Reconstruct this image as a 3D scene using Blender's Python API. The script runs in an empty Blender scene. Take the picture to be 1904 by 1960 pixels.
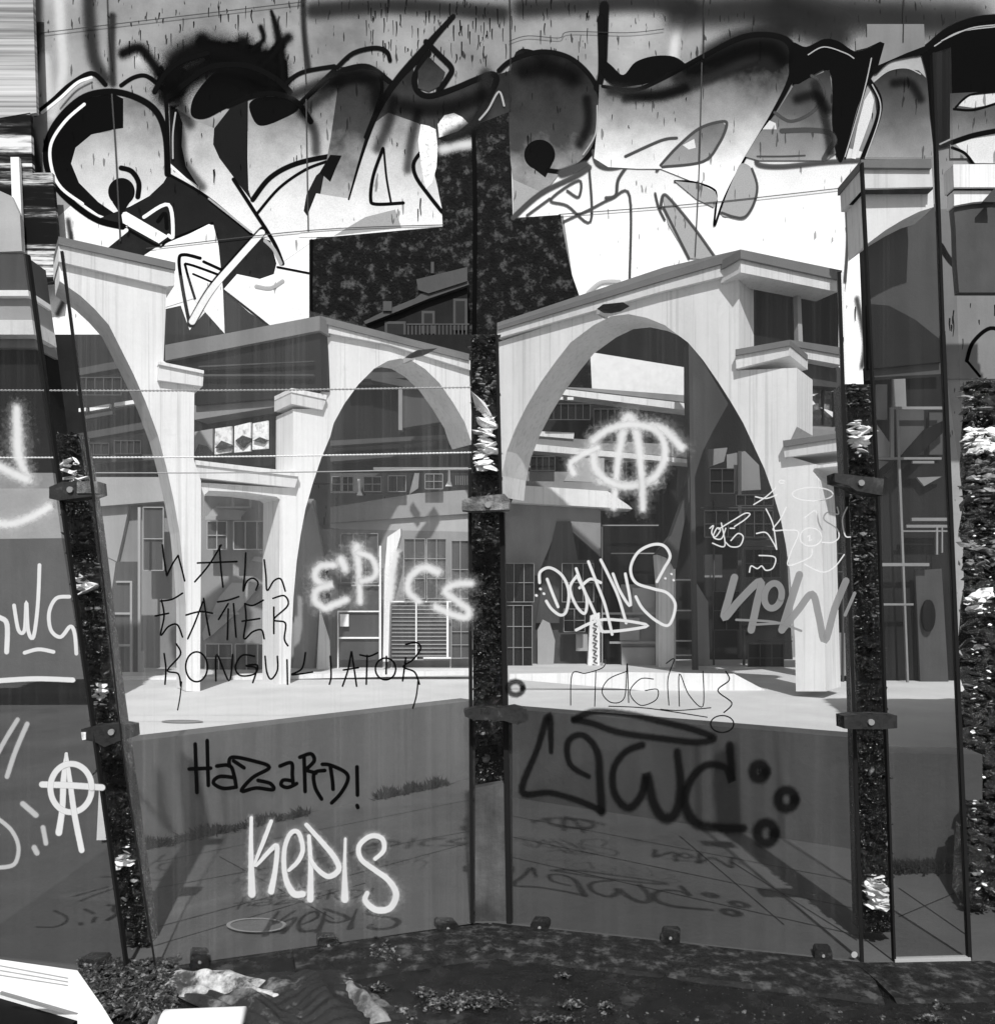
import bpy, bmesh, math, random
from mathutils import Vector
R = math.radians
random.seed(7)
sc = bpy.context.scene
C = sc.collection
# ------------------------------------------------------------------ camera
# all outlines below were measured on the photograph at 1904x1960; at() turns a measured point into a
# real position on a real plane (distance in metres), so everything stands at its own depth and size
F, CX, HY, EYE = 1500.0, 952.0, 1150.0, 1.6
cd = bpy.data.cameras.new('camera'); cam = bpy.data.objects.new('camera', cd); C.objects.link(cam)
cam.location = (0, 0, EYE); cam.rotation_euler = (R(90), 0, 0)
cd.sensor_fit = 'HORIZONTAL'; cd.sensor_width = 36; cd.lens = 36*F/1904
cd.shift_y = (HY-980)/1904; cd.clip_end = 500; cd.clip_start = 0.05
sc.camera = cam
sc.render.resolution_x = 994; sc.render.resolution_y = 1024
# ------------------------------------------------------------------ light
SUN_EL, SUN_AZ = 50.0, 3.0          # sun behind the viewer, slightly to the right
w = bpy.data.worlds.new("World"); sc.world = w; w.use_nodes = True
nt = w.node_tree; bg = nt.nodes['Background']
sky = nt.nodes.new('ShaderNodeTexSky'); sky.sky_type = 'NISHITA'; sky.sun_disc = False
sky.sun_elevation = R(SUN_EL); sky.sun_rotation = R(180-SUN_AZ)
bw = nt.nodes.new('ShaderNodeRGBToBW'); nt.links.new(sky.outputs[0], bw.inputs[0]); nt.links.new(bw.outputs[0], bg.inputs[0])
bg.inputs[1].default_value = 0.115
sl = bpy.data.lights.new('sun', 'SUN'); sl.energy = 4.3; sl.angle = R(0.9); sl.color = (1, 1, 1)
so = bpy.data.objects.new('sun', sl); C.objects.link(so)
d = Vector((math.sin(R(SUN_AZ))*math.cos(R(SUN_EL)), -math.cos(R(SUN_AZ))*math.cos(R(SUN_EL)), math.sin(R(SUN_EL))))
so.rotation_euler = d.to_track_quat('Z', 'Y').to_euler(); so.location = (4, -6, 12)
sc.view_settings.view_transform = 'Standard'; sc.view_settings.look = 'None'
sc.view_settings.exposure = 0.12; sc.view_settings.gamma = 1
# ------------------------------------------------------------------ helpers: measured points
K = 639.7/1904
TX = {'a': 0.0, 'b': 632.1, 'c': 1264.3}; TY = {'0': 0.0, '1': 655.0, '2': 1305.4}
def t(tile, pts):
    return [(TX[tile[0]]+x*K, TY[tile[1]]+y*K) for x, y in pts]
class PL:                                     # vertical plane through two ground points (measured x, distance)
    def __init__(s, xa, Ya, xb, Yb):
        s.a = Vector(((xa-CX)/F*Ya, Ya)); b = Vector(((xb-CX)/F*Yb, Yb)); u = (b-s.a).normalized()
        s.n = Vector((u.y, -u.x))
        if s.n.dot(-s.a) < 0: s.n = -s.n
    def at(s, p, off=0.0):
        dx, dz = (p[0]-CX)/F, (HY-p[1])/F
        k = (s.a.dot(s.n)+off)/(dx*s.n.x+s.n.y)      # distance along Y
        return Vector((dx*k, k, EYE+dz*k))
def flat(Y): return PL(0, Y, 1904, Y)
def gnd(p, z=0.0):
    Y = (EYE-z)*F/(p[1]-HY); return Vector(((p[0]-CX)/F*Y, Y, z))
def cat(pts, closed=False, n=6):
    m = len(pts); out = []
    if m < 3: return list(pts)
    rng = range(m) if closed else range(m-1)
    for i in rng:
        g = (lambda j: pts[j % m]) if closed else (lambda j: pts[max(0, min(m-1, j))])
        p0, p1, p2, p3 = g(i-1), g(i), g(i+1), g(i+2)
        for k in range(n):
            s = k/n
            out.append(tuple(0.5*((2*p1[q])+(-p0[q]+p2[q])*s+(2*p0[q]-5*p1[q]+4*p2[q]-p3[q])*s*s+(-p0[q]+3*p1[q]-3*p2[q]+p3[q])*s**3) for q in range(len(p1))))
    if not closed: out.append(tuple(pts[-1]))
    return out
# ------------------------------------------------------------------ helpers: objects
def tag(o, label=None, catg=None, group=None, kind=None):
    if label: o['label'] = label
    if catg: o['category'] = catg
    if group: o['group'] = group
    if kind: o['kind'] = kind
    return o
def thing(name, loc, label, catg, group=None):
    o = bpy.data.objects.new(name, None); C.objects.link(o); o.location = loc; o.empty_display_size = .2
    return tag(o, label, catg, group)
def obj(name, bm, mat, parent=None, smooth=False, label=None):
    bmesh.ops.recalc_face_normals(bm, faces=bm.faces[:])
    me = bpy.data.meshes.new(name); bm.to_mesh(me); bm.free()
    for p in me.polygons: p.use_smooth = smooth
    me.materials.append(mat); o = bpy.data.objects.new(name, me); C.objects.link(o)
    if parent:
        o.parent = parent; L = Vector(); q = parent
        while q: L += q.location; q = q.parent
        o.location = -L
    if label: o['label'] = label
    return o
def add_poly(bm, pts, pl, off=0.0, thick=0.0):
    if len(pts) < 3: return
    f = [bm.verts.new(pl.at(p, off)) for p in pts]
    fs = [bm.faces.new(f)]
    if thick:
        b = [bm.verts.new(pl.at(p, off)-Vector((pl.n.x, pl.n.y, 0))*thick) for p in pts]
        fs.append(bm.faces.new(b[::-1])); n = len(f)
        for i in range(n): bm.faces.new((f[i], b[i], b[(i+1) % n], f[(i+1) % n]))
    for q in fs: q.normal_update()
    bmesh.ops.triangulate(bm, faces=fs, ngon_method='EAR_CLIP')
def poly(name, pts, pl, off, thick, mat, parent, sm=False, label=None):
    bm = bmesh.new(); add_poly(bm, cat(pts, True, 5) if sm else pts, pl, off, thick)
    return obj(name, bm, mat, parent, label=label)
def rect(x0, y0, x1, y1): return [(x0, y0), (x1, y0), (x1, y1), (x0, y1)]
def polys(name, lst, pl, off, thick, mat, parent, label=None):
    if name not in ('slat', 'balustrade', 'balcony_railing', 'window_rubble'):     # pieces one could count: one mesh each
        for i, p in enumerate(lst): poly(name, p, pl, off+i*.0007, thick, mat, parent, label=label)
        return
    bm = bmesh.new()
    for i, p in enumerate(lst): add_poly(bm, p, pl, off+i*0.0007, thick)
    return obj(name, bm, mat, parent, label=label)
def add_box(bm, x0, x1, y0, y1, z0, z1):
    v = [bm.verts.new((x, y, z)) for z in (z0, z1) for x, y in ((x0, y0), (x1, y0), (x1, y1), (x0, y1))]
    for f in ((0, 3, 2, 1), (4, 5, 6, 7), (0, 1, 5, 4), (1, 2, 6, 5), (2, 3, 7, 6), (3, 0, 4, 7)): bm.faces.new([v[i] for i in f])
SOFF = [0]
def add_stroke(bm, pts, w, pl, off, n=6, smooth=True):
    """ribbon of paint: uv.y = 0 on the centre line, 1 at the edge"""
    if isinstance(w, (int, float)): w = [w]*len(pts)
    if len(w) != len(pts): w = [w[0]+(w[-1]-w[0])*i/(len(pts)-1) for i in range(len(pts))]
    q = [(p[0], p[1], ww) for p, ww in zip(pts, w)]
    if len(q) == 2: q = [q[0], tuple((a+b)/2 for a, b in zip(*q)), q[1]]
    if smooth: q = cat(q, False, n)
    uv = bm.loops.layers.uv.verify(); SOFF[0] += 1
    o0 = off+(SOFF[0] % 9)*0.00035*STEP; L = 0.0
    def tang(i):
        a, b = q[max(0, i-1)], q[min(len(q)-1, i+1)]; dx, dy = b[0]-a[0], b[1]-a[1]; l = math.hypot(dx, dy) or 1
        return dx/l, dy/l
    rows = []
    for i, (x, y, ww) in enumerate(q):
        tx, ty = tang(i)
        if i: L += math.hypot(x-q[i-1][0], y-q[i-1][1])
        oo = o0+i*0.00003*STEP
        rows.append((bm.verts.new(pl.at((x-ty*ww/2, y+tx*ww/2), oo)), bm.verts.new(pl.at((x, y), oo)), bm.verts.new(pl.at((x+ty*ww/2, y-tx*ww/2), oo)), L/60))
    def face(vs, us):
        try: f = bm.faces.new(vs)
        except ValueError: return
        for l, u in zip(f.loops, us): l[uv].uv = u
    for a, b in zip(rows, rows[1:]):
        face((a[0], b[0], b[1], a[1]), ((a[3], 1), (b[3], 1), (b[3], 0), (a[3], 0)))
        face((a[1], b[1], b[2], a[2]), ((a[3], 0), (b[3], 0), (b[3], 1), (a[3], 1)))
    for i, sg in ((0, 1), (len(q)-1, -1)):
        x, y, ww = q[i]; tx, ty = tang(i); oo = o0+i*0.00003*STEP; r = ww/2; a0 = math.atan2(tx, -ty); N = 6
        ring = []
        for k in range(N+1):
            a = a0+sg*math.pi*k/N
            if k == 0: ring.append(rows[i][0])
            elif k == N: ring.append(rows[i][2])
            else: ring.append(bm.verts.new(pl.at((x+r*math.cos(a), y+r*math.sin(a)), oo)))
        for k in range(N): face((rows[i][1], ring[k], ring[k+1]), ((rows[i][3], 0), (rows[i][3], 1), (rows[i][3], 1)))
STEP = 1.0
def strokes(name, lst, pl, off, mat, parent, label=None):
    bm = bmesh.new()
    for pts, w in lst: add_stroke(bm, pts, w, pl, off)
    me_uvfix = bm
    me = bpy.data.meshes.new(name); me_uvfix.to_mesh(me); me_uvfix.free(); me.materials.append(mat)
    o = bpy.data.objects.new(name, me); C.objects.link(o); o.parent = parent; o.location = -parent.location
    if label: o['label'] = label
    return o
def ell(cx, cy, rx, ry, n=14, a0=0, a1=360, rot=0):
    out = []
    for i in range(n+1):
        a = R(a0+(a1-a0)*i/n); x, y = rx*math.cos(a), ry*math.sin(a); r = R(rot)
        out.append((cx+x*math.cos(r)-y*math.sin(r), cy+x*math.sin(r)+y*math.cos(r)))
    return out
# ------------------------------------------------------------------ helpers: materials (all neutral grey: a black and white place)
def nodes(name):
    m = bpy.data.materials.new(name); m.use_nodes = True
    p = m.node_tree.nodes['Principled BSDF']; p.inputs['Specular IOR Level'].default_value = .04
    return m, m.node_tree, p
def g(v): return (v, v, v, 1)
def math_n(nt, op, a, b=None, clamp=False):
    n = nt.nodes.new('ShaderNodeMath'); n.operation = op; n.use_clamp = clamp
    for i, q in enumerate((a, b)):
        if q is None: continue
        if isinstance(q, (int, float)): n.inputs[i].default_value = q
        else: nt.links.new(q, n.inputs[i])
    return n.outputs[0]
def noise(nt, scale, sx=1, sy=1, sz=1, detail=6, rough=.6, coord='Object'):
    tc = nt.nodes.new('ShaderNodeTexCoord'); mp = nt.nodes.new('ShaderNodeMapping')
    mp.inputs['Scale'].default_value = (sx, sy, sz)
    nt.links.new(tc.outputs[coord], mp.inputs[0]); n = nt.nodes.new('ShaderNodeTexNoise')
    n.inputs['Scale'].default_value = scale; n.inputs['Detail'].default_value = detail; n.inputs['Roughness'].default_value = rough
    nt.links.new(mp.outputs[0], n.inputs['Vector']); return n.outputs['Fac']
def ramp(nt, src, stops, interp='LINEAR'):
    r = nt.nodes.new('ShaderNodeValToRGB'); r.color_ramp.interpolation = interp
    e = r.color_ramp.elements
    while len(e) < len(stops): e.new(0.5)
    for el, (p, v) in zip(e, stops): el.position = p; el.color = g(v)
    nt.links.new(src, r.inputs[0]); return r.outputs[0]
def mixv(nt, f, a, b, mode='MIX'):
    m = nt.nodes.new('ShaderNodeMix'); m.data_type = 'RGBA'; m.blend_type = mode
    for i, q in ((0, f), (6, a), (7, b)):
        if isinstance(q, (int, float)):
            m.inputs[i].default_value = q if i == 0 else g(q)
        else: nt.links.new(q, m.inputs[i])
    return m.outputs[2]
def concrete(name, v, var=.25, rough=.85, sc_=1.2, streak=.5, speck=.0, bump=.25, fine=14, boards=0):
    m, nt, p = nodes(name)
    a = noise(nt, sc_, detail=8); s = noise(nt, sc_*2.2, 1, 1, .12, 5); f = noise(nt, fine*3, detail=3)
    c = mixv(nt, 1, ramp(nt, a, [(.3, 1-var), (.7, 1)]), v, 'MULTIPLY')
    c = mixv(nt, streak, c, ramp(nt, s, [(.35, .55), (.6, 1)]), 'MULTIPLY')
    c = mixv(nt, .35, c, ramp(nt, f, [(.3, .85), (.65, 1)]), 'MULTIPLY')
    if boards:
        bn = noise(nt, 1.6, 9, 9, .1, 4, .7)
        c = mixv(nt, boards, c, ramp(nt, bn, [(.38, .45), (.46, .95), (.7, 1)]), 'MULTIPLY')
        ck = noise(nt, 1.1, detail=12, rough=.75)
        c = mixv(nt, boards*.8, c, ramp(nt, ck, [(.30, .5), (.42, 1)]), 'MULTIPLY')
    if speck:
        k = noise(nt, 9, 1, 1, .22, 2, .5)
        c = mixv(nt, speck, c, ramp(nt, k, [(.335, .05), (.36, 1)]), 'MULTIPLY')
    nt.links.new(c, p.inputs['Base Color']); p.inputs['Roughness'].default_value = rough
    if bump:
        b = nt.nodes.new('ShaderNodeBump'); b.inputs['Strength'].default_value = bump; b.inputs['Distance'].default_value = .02
        nt.links.new(noise(nt, fine, detail=8), b.inputs['Height']); nt.links.new(b.outputs[0], p.inputs['Normal'])
    return m
def plain(name, v, rough=.6, metal=0.0, var=.12, sc_=6):
    m, nt, p = nodes(name)
    nt.links.new(mixv(nt, 1, ramp(nt, noise(nt, sc_), [(.3, 1-var), (.7, 1)]), v, 'MULTIPLY'), p.inputs['Base Color'])
    p.inputs['Roughness'].default_value = rough; p.inputs['Metallic'].default_value = metal; return m
def spray(name, v, soft=.5, rough=.6, dens=1.0, speck=.0, var=.1):
    """sprayed paint that thins out towards the edge of its own line"""
    m, nt, p = nodes(name)
    nt.links.new(mixv(nt, 1, ramp(nt, noise(nt, 8), [(.3, 1-var), (.7, 1)]), v, 'MULTIPLY'), p.inputs['Base Color']); p.inputs['Roughness'].default_value = rough
    uvn = nt.nodes.new('ShaderNodeUVMap'); sp = nt.nodes.new('ShaderNodeSeparateXYZ'); nt.links.new(uvn.outputs[0], sp.inputs[0])
    e = math_n(nt, 'SUBTRACT', 1.0, sp.outputs[1])
    e = math_n(nt, 'DIVIDE', e, soft, True)
    nz = math_n(nt, 'MULTIPLY', math_n(nt, 'SUBTRACT', noise(nt, 60, detail=3), .5), speck*2)
    e = math_n(nt, 'ADD', e, math_n(nt, 'MULTIPLY', nz, math_n(nt, 'SUBTRACT', 1.0, e)), True)
    mr = nt.nodes.new('ShaderNodeMapRange'); mr.interpolation_type = 'SMOOTHERSTEP'; nt.links.new(e, mr.inputs[0])
    al = math_n(nt, 'MULTIPLY', mr.outputs[0], dens)
    nt.links.new(al, p.inputs['Alpha']); return m
def fade(name, z0, z1, v0, v1, rough=.75, nz=.35, sc_=1.1, mid=None):
    """paint shaded from one tone to another by the sprayer, z0 (bottom) to z1 (top)"""
    m, nt, p = nodes(name)
    tc = nt.nodes.new('ShaderNodeTexCoord'); sp = nt.nodes.new('ShaderNodeSeparateXYZ'); nt.links.new(tc.outputs['Object'], sp.inputs[0])
    f = math_n(nt, 'DIVIDE', math_n(nt, 'SUBTRACT', sp.outputs[2], z0), z1-z0)
    f = math_n(nt, 'ADD', f, math_n(nt, 'MULTIPLY', math_n(nt, 'SUBTRACT', noise(nt, sc_, detail=8), .5), nz*2))
    c = ramp(nt, f, [(.0, v0), (.5, mid if mid is not None else (v0+v1)/2), (1, v1)])
    c = mixv(nt, .45, c, ramp(nt, noise(nt, 30, detail=5), [(.3, .6), (.6, 1)]), 'MULTIPLY')
    c = mixv(nt, .7, c, ramp(nt, noise(nt, 7, 1, 1, .2, 2, .5), [(.31, .1), (.335, 1)]), 'MULTIPLY')
    nt.links.new(c, p.inputs['Base Color']); p.inputs['Roughness'].default_value = rough; return m
def stone(name, v, hi=.3, thr=.62, sc_=9, rough=.3, bump=1.0, dist=.03, spec=.5):
    m, nt, p = nodes(name)
    a = noise(nt, sc_, detail=10, rough=.7)
    nt.links.new(ramp(nt, a, [(.3, v*.4), (thr-.08, v), (thr, (v+hi)/2), (thr+.1, hi)]), p.inputs['Base Color'])
    nt.links.new(ramp(nt, noise(nt, sc_*2), [(.35, rough*.6), (.65, min(1, rough*2.2))]), p.inputs['Roughness'])
    p.inputs['Specular IOR Level'].default_value = spec
    b = nt.nodes.new('ShaderNodeBump'); b.inputs['Strength'].default_value = bump; b.inputs['Distance'].default_value = dist
    nt.links.new(noise(nt, sc_*3, detail=10, rough=.7), b.inputs['Height']); nt.links.new(b.outputs[0], p.inputs['Normal'])
    return m
def glass(name, tr=.86, film=.05, refl=.05, rot=0.0):
    m = bpy.data.materials.new(name); m.use_nodes = True; nt = m.node_tree; nt.nodes.clear()
    out = nt.nodes.new('ShaderNodeOutputMaterial'); a = nt.nodes.new('ShaderNodeBsdfTransparent'); a.inputs[0].default_value = g(tr)
    df = nt.nodes.new('ShaderNodeBsdfDiffuse'); df.inputs[0].default_value = g(.5)
    gl = nt.nodes.new('ShaderNodeBsdfGlossy'); gl.inputs[0].default_value = g(1); gl.inputs['Roughness'].default_value = .02
    st = ramp(nt, noise(nt, 2.2, 9, 9, .05, 3), [(.50, 1), (.56, 2.4), (.60, 1), (.68, 1.8)])
    d0 = ramp(nt, noise(nt, 1.4, 3, 3, .5, 7), [(.3, film*.4), (.6, film), (.8, film*1.8)])
    haze = mixv(nt, 1, d0, st, 'MULTIPLY')  # reflection haze imitated by a pale, streaky diffuse film
    m1 = nt.nodes.new('ShaderNodeMixShader'); nt.links.new(haze, m1.inputs[0]); nt.links.new(a.outputs[0], m1.inputs[1]); nt.links.new(df.outputs[0], m1.inputs[2])
    m2 = nt.nodes.new('ShaderNodeMixShader'); m2.inputs[0].default_value = refl
    nt.links.new(m1.outputs[0], m2.inputs[1]); nt.links.new(gl.outputs[0], m2.inputs[2]); nt.links.new(m2.outputs[0], out.inputs[0]); return m

M = {}
M['wall'] = concrete('old_concrete', .42, .6, .9, .35, .35, speck=.85, bump=.4, fine=7)
M['wall_dark'] = stone('black_bitumen', .006, .12, .60, 3, .6, .9, .08, .1)
M['conc'] = concrete('board_marked_concrete', .88, .14, .85, .6, .3, fine=9, bump=.2, boards=.35)
M['conc_cap'] = concrete('pale_cap_concrete', .80, .15, .8, .8, .3, boards=.3)
M['conc_roof'] = concrete('grey_flashing', .2, .2, .6, .8, .2)
M['conc_grey'] = concrete('grey_concrete', .24, .2, .85, .6, .35)
M['dark'] = concrete('dark_tone_with_shade', .024, .4, .7, .8, .5)  # arcade recess shade put into the colour; plain dark parts share it
M['dim'] = concrete('dim_render', .09, .3, .8, .7, .4)
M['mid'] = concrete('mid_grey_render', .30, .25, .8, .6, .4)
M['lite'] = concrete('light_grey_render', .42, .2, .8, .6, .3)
M['white'] = plain('white_paint', .82, .5)
M['frame'] = plain('grey_aluminium', .3, .4, .0)
M['black'] = plain('black_paint', .008, .5)
M['iron'] = stone('black_iron', .012, .10, .66, 14, .45, .4, .004)
M['plaza'] = concrete('paving_sunlit_tone', .60, .15, .9, .6, .15)  # sunlit far ground painted as a paler tone
M['pave'] = concrete('paving_shade_tone', .10, .35, .8, .9, .1, fine=25)  # shade over the near ground put into a darker colour
M['lowwall_dark'] = concrete('low_wall_dark_shade_tone', .085, .25, .85, .9, .5)  # right-hand low walls: shade painted in, darker still
M['lowwall'] = concrete('low_wall_shade_tone', .15, .25, .85, .9, .4)  # shade on the low wall put into its grey
M['mud'] = stone('wet_mud', .010, .09, .66, 4.5, .16, .8, .03, .8)
M['plinth'] = stone('stained_plinth', .016, .10, .60, 13, .6, .8, .01, .2)
M['rock'] = stone('wet_black_rubble', .010, .30, .68, 22, .14, 1, .03, 1.0)
M['glint'] = stone('leaf_litter_painted_glints', .012, .55, .60, 40, .3, 1, .02, 1.0)  # dark litter with pale spots painted in as wet glints
M['rock_grey'] = stone('grey_rubble_and_glints', .10, .35, .55, 10, .45, 1, .02)
M['rock_white'] = stone('pale_peeling_and_glints', .35, .85, .42, 9, .6, .5, .01)
M['post'] = concrete('stained_post', .13, .6, .7, 5, .8, fine=30)
M['glassL'] = glass('glass_painted_haze', .95, .026, .012)
M['glassR'] = glass('glass_painted_haze_dark', .88, .009, .008)
M['edge'] = plain('glass_edge_dark', .015, .3)
M['winglass'] = plain('dark_window_glass', .03, .08)
M['cloth'] = stone('dirty_cloth', .020, .26, .60, 5, .6, .8, .02, .4)
M['cloth_pale'] = stone('dirty_pale_cloth', .06, .65, .50, 9, .8, .8, .03)
M['weed'] = plain('weed_leaf', .02, .6)

# ================================================================== GROUND
bm = bmesh.new()
add_box(bm, -60, 60, -12, 70, -.5, 0); o = obj('ground', bm, M['mud']); tag(o, kind='structure')
pa = gnd((905, 1772)); ymid = pa.y
def sheet(name, pts, z, mat):
    bm = bmesh.new(); f = bm.faces.new([bm.verts.new((x, y, z)) for x, y in pts]); f.normal_update(); bmesh.ops.triangulate(bm, faces=[f], ngon_method='EAR_CLIP')
    return tag(obj(name, bm, mat), kind='structure')
# low walls (real height) : base line measured on the ground
LWL = [gnd((250, 1630)), gnd((912, 1489))]; LWR = [gnd((955, 1524)), gnd((1652, 1630))]; LW3 = [gnd((1690, 1663)), gnd((1880, 1668))]
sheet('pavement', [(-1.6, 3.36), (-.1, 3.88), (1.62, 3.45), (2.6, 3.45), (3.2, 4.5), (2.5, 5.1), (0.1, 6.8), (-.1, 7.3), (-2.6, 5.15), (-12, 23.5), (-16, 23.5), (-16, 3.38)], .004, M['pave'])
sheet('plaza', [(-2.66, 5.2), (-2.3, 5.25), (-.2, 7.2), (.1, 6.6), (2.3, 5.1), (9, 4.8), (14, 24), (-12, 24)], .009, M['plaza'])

# ================================================================== GRAFFITI WALL
WY = 22.0; W = flat(WY); STEP = 0.15
gw = thing('concrete_wall', (0, WY, 0), 'tall concrete retaining wall covered in huge bulbous black and white graffiti letters', 'wall')
bm = bmesh.new(); add_box(bm, -24, 24, WY, WY+.8, 0, 19.5); obj('wall_panel', bm, M['wall'], gw)
M['lt_stain'] = spray('pale_lime_wash', .7, 1.0, .9, .8, .6)
M['dk_stain'] = spray('sooty_stain', .02, 1.0, .9, .8, .8)
M['sp_black'] = spray('black_spray', .001, .35, .7, 1, .3, 0)
M['sp_blacksoft'] = spray('soft_black_spray', .001, 1.0, .7, .8, .9, 0)
M['sp_grey'] = spray('grey_spray', .06, .6, .7, .95, .6)
M['sp_lgrey'] = spray('light_grey_spray', .4, .5, .7, .9, .4)
M['sp_white'] = spray('white_spray', .85, .3, .7, 1, .2)
M['sp_whitesoft'] = spray('soft_white_spray', .95, .95, .6, 1, .4, 0)
M['sp_thin'] = spray('hairline_dark', .03, .8, .9, .8, .5)
zz = lambda y: EYE+(HY-y)/F*WY
M['f_body'] = fade('body_fade', zz(470), zz(150), .88, .01, mid=.5, nz=.25)
M['f_body2'] = fade('body_fade_dark', zz(420), zz(100), .5, .004, mid=.05, nz=.3)
M['f_beak'] = fade('beak_fade', zz(330), zz(130), .88, .01, mid=.32, nz=.28)
M['f_grey'] = fade('grey_fade', zz(330), zz(120), .34, .015, mid=.10, nz=.2)
M['f_white'] = fade('white_fill', zz(620), zz(260), .95, .6, mid=.9, nz=.2)
M['f_black'] = fade('black_fill', zz(450), zz(100), .006, .001, mid=.002, nz=.1)
M['f_dkgrey'] = fade('charcoal_fill', zz(600), zz(300), .03, .01, mid=.015, nz=.4, sc_=2)
LAY = [0.0]
def P(name, pts, mat, sm=True, label=None):
    LAY[0] += .0003; return poly(name, pts, W, LAY[0], 0, M[mat], gw, sm, label)
def S(name, lst, mat, label=None):
    LAY[0] += .0003; lst = [(p_, w_ if mat != 'sp_grey' or isinstance(w_, list) else w_*1.7) for p_, w_ in lst]; o = strokes(name, lst, W, LAY[0], M[mat], gw, label); LAY[0] += .0008; return o
S('lime_stain', [([(112, -20), (116, 60), (120, 140), (100, 220)], 44), ([(85, 110), (95, 200)], 50), ([(270, 110), (330, 130), (380, 105)], 60), ([(1300, 30), (1290, 120), (1330, 130)], 40)], 'lt_stain')
S('soot_stain', [([(70, -10), (70, 60), (65, 130)], 40), ([(170, -20), (172, 40), (180, 110), (200, 150)], 46), ([(215, 30), (214, 90), (216, 160)], 26), ([(580, -10), (582, 60), (590, 130)], 20),
   ([(1500, 10), (1650, 30), (1860, 40)], 130), ([(1300, 30), (1450, 20), (1600, 70)], 110), ([(1360, 100), (1420, 70), (1500, 60)], 60), ([(1000, 15), (1200, 5), (1320, 10)], 70), ([(600, 20), (760, 10), (960, 25)], 60)], 'dk_stain')
rd = random.Random(3)
S('paint_drip', [([(x, y), (x+rd.gauss(0, .6), y+l*.5), (x+rd.gauss(0, .8), y+l)], [w_, w_*.9, w_*.5]) for x, y, l, w_ in [(rd.choice((rd.uniform(240, 570), rd.uniform(700, 1150), rd.uniform(700, 970))), rd.uniform(-6, 120), rd.uniform(5, 30), rd.uniform(1.4, 3.4)) for _ in range(150)]], 'sp_black')
# pale wash of the letter ground
P('pale_ground', [(105, 420), (240, 300), (420, 250), (600, 250), (850, 250), (850, 434), (592, 455), (598, 640), (300, 760), (120, 720), (90, 560)], 'f_white', False)
P('pale_ground', [(978, 260), (1200, 200), (1500, 250), (1650, 290), (1650, 720), (1560, 740), (1180, 700), (1100, 560), (1078, 412), (978, 416)], 'f_white', False)
P('pale_ground', [(1640, 560), (1660, 560), (1665, 735), (1600, 735)], 'f_white', False)
# letter one: the round eye
P('letter_fill', t('a0', [(700, 555), (800, 575), (890, 630), (935, 720), (950, 850), (960, 980), (920, 1050), (850, 1110), (740, 1165), (690, 1230), (560, 1150), (450, 1040), (405, 930), (430, 840), (520, 765), (640, 735), (500, 600)]), 'f_body')
P('letter_shadow', t('a0', [(640, 530), (480, 560), (370, 650), (300, 770), (280, 880), (300, 1000), (400, 1110), (560, 1220), (690, 1270), (690, 1240), (560, 1150), (450, 1040), (405, 930), (430, 840), (520, 765), (640, 737), (702, 728), (702, 560)]), 'f_black', False)
P('dark_ground', t('a0', [(960, 990), (1180, 1110), (1430, 1330), (1540, 1370), (1575, 1500), (1560, 1560), (1480, 1588), (1350, 1560), (1262, 1660), (1242, 1380), (1215, 1280), (1180, 1280), (900, 1400), (780, 1480), (600, 1420), (730, 1290), (560, 1245), (740, 1175), (850, 1115), (930, 1040)]), 'f_dkgrey', False)
P('dark_ground', t('a0', [(930, 1949), (940, 1760), (1030, 1740), (1080, 1880), (1200, 1740), (1255, 1880), (1260, 1690), (1270, 1650), (1420, 1780), (1560, 1870), (1500, 1949)]), 'f_dkgrey', False)
P('star_fill', t('a0', [(690, 1210), (720, 1205), (960, 1345), (905, 1385), (700, 1270)]), 'f_white', False)
S('letter_outline', [(t('a0', [(955, 990), (945, 780), (895, 640), (790, 560), (640, 520), (480, 550), (350, 660), (275, 790), (265, 930), (320, 1060), (430, 1170), (560, 1255), (700, 1290)]), 15),
   (t('a0', [(200, 650), (300, 570), (400, 480), (520, 415), (600, 480)]), 11), (t('a0', [(690, 485), (760, 440), (830, 430), (900, 480), (960, 540)]), 10),
   (t('a0', [(700, 1290), (900, 1400), (960, 1370), (1210, 1270)]), 6)], 'sp_black')
S('letter_outline', [(t('a0', [(480, 592), (370, 690), (290, 820), (295, 960), (350, 1070), (470, 1160)]), 7), (t('a0', [(240, 640), (340, 560), (440, 470), (520, 440)]), 7), (t('a0', [(970, 940), (1180, 1110), (1440, 1330)]), 7),
   (t('a0', [(820, 1235), (960, 1165), (985, 1340), (960, 1340)]), 8), (t('a0', [(610, 1400), (720, 1310)]), 9)], 'sp_white')
S('eye_arc', [(t('a0', [(690, 955), (750, 975), (790, 1040), (785, 1120)]), 12), (t('a0', [(900, 1260), (940, 1215), (950, 1300)]), 9)], 'sp_black')
P('eye_pupil', t('a0', ell(692, 1090, 76, 78, 16)[:-1]), 'f_black')
P('eye_pupil', t('a0', [(640, 1150), (690, 1225), (740, 1150)]), 'f_black', False)
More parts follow.
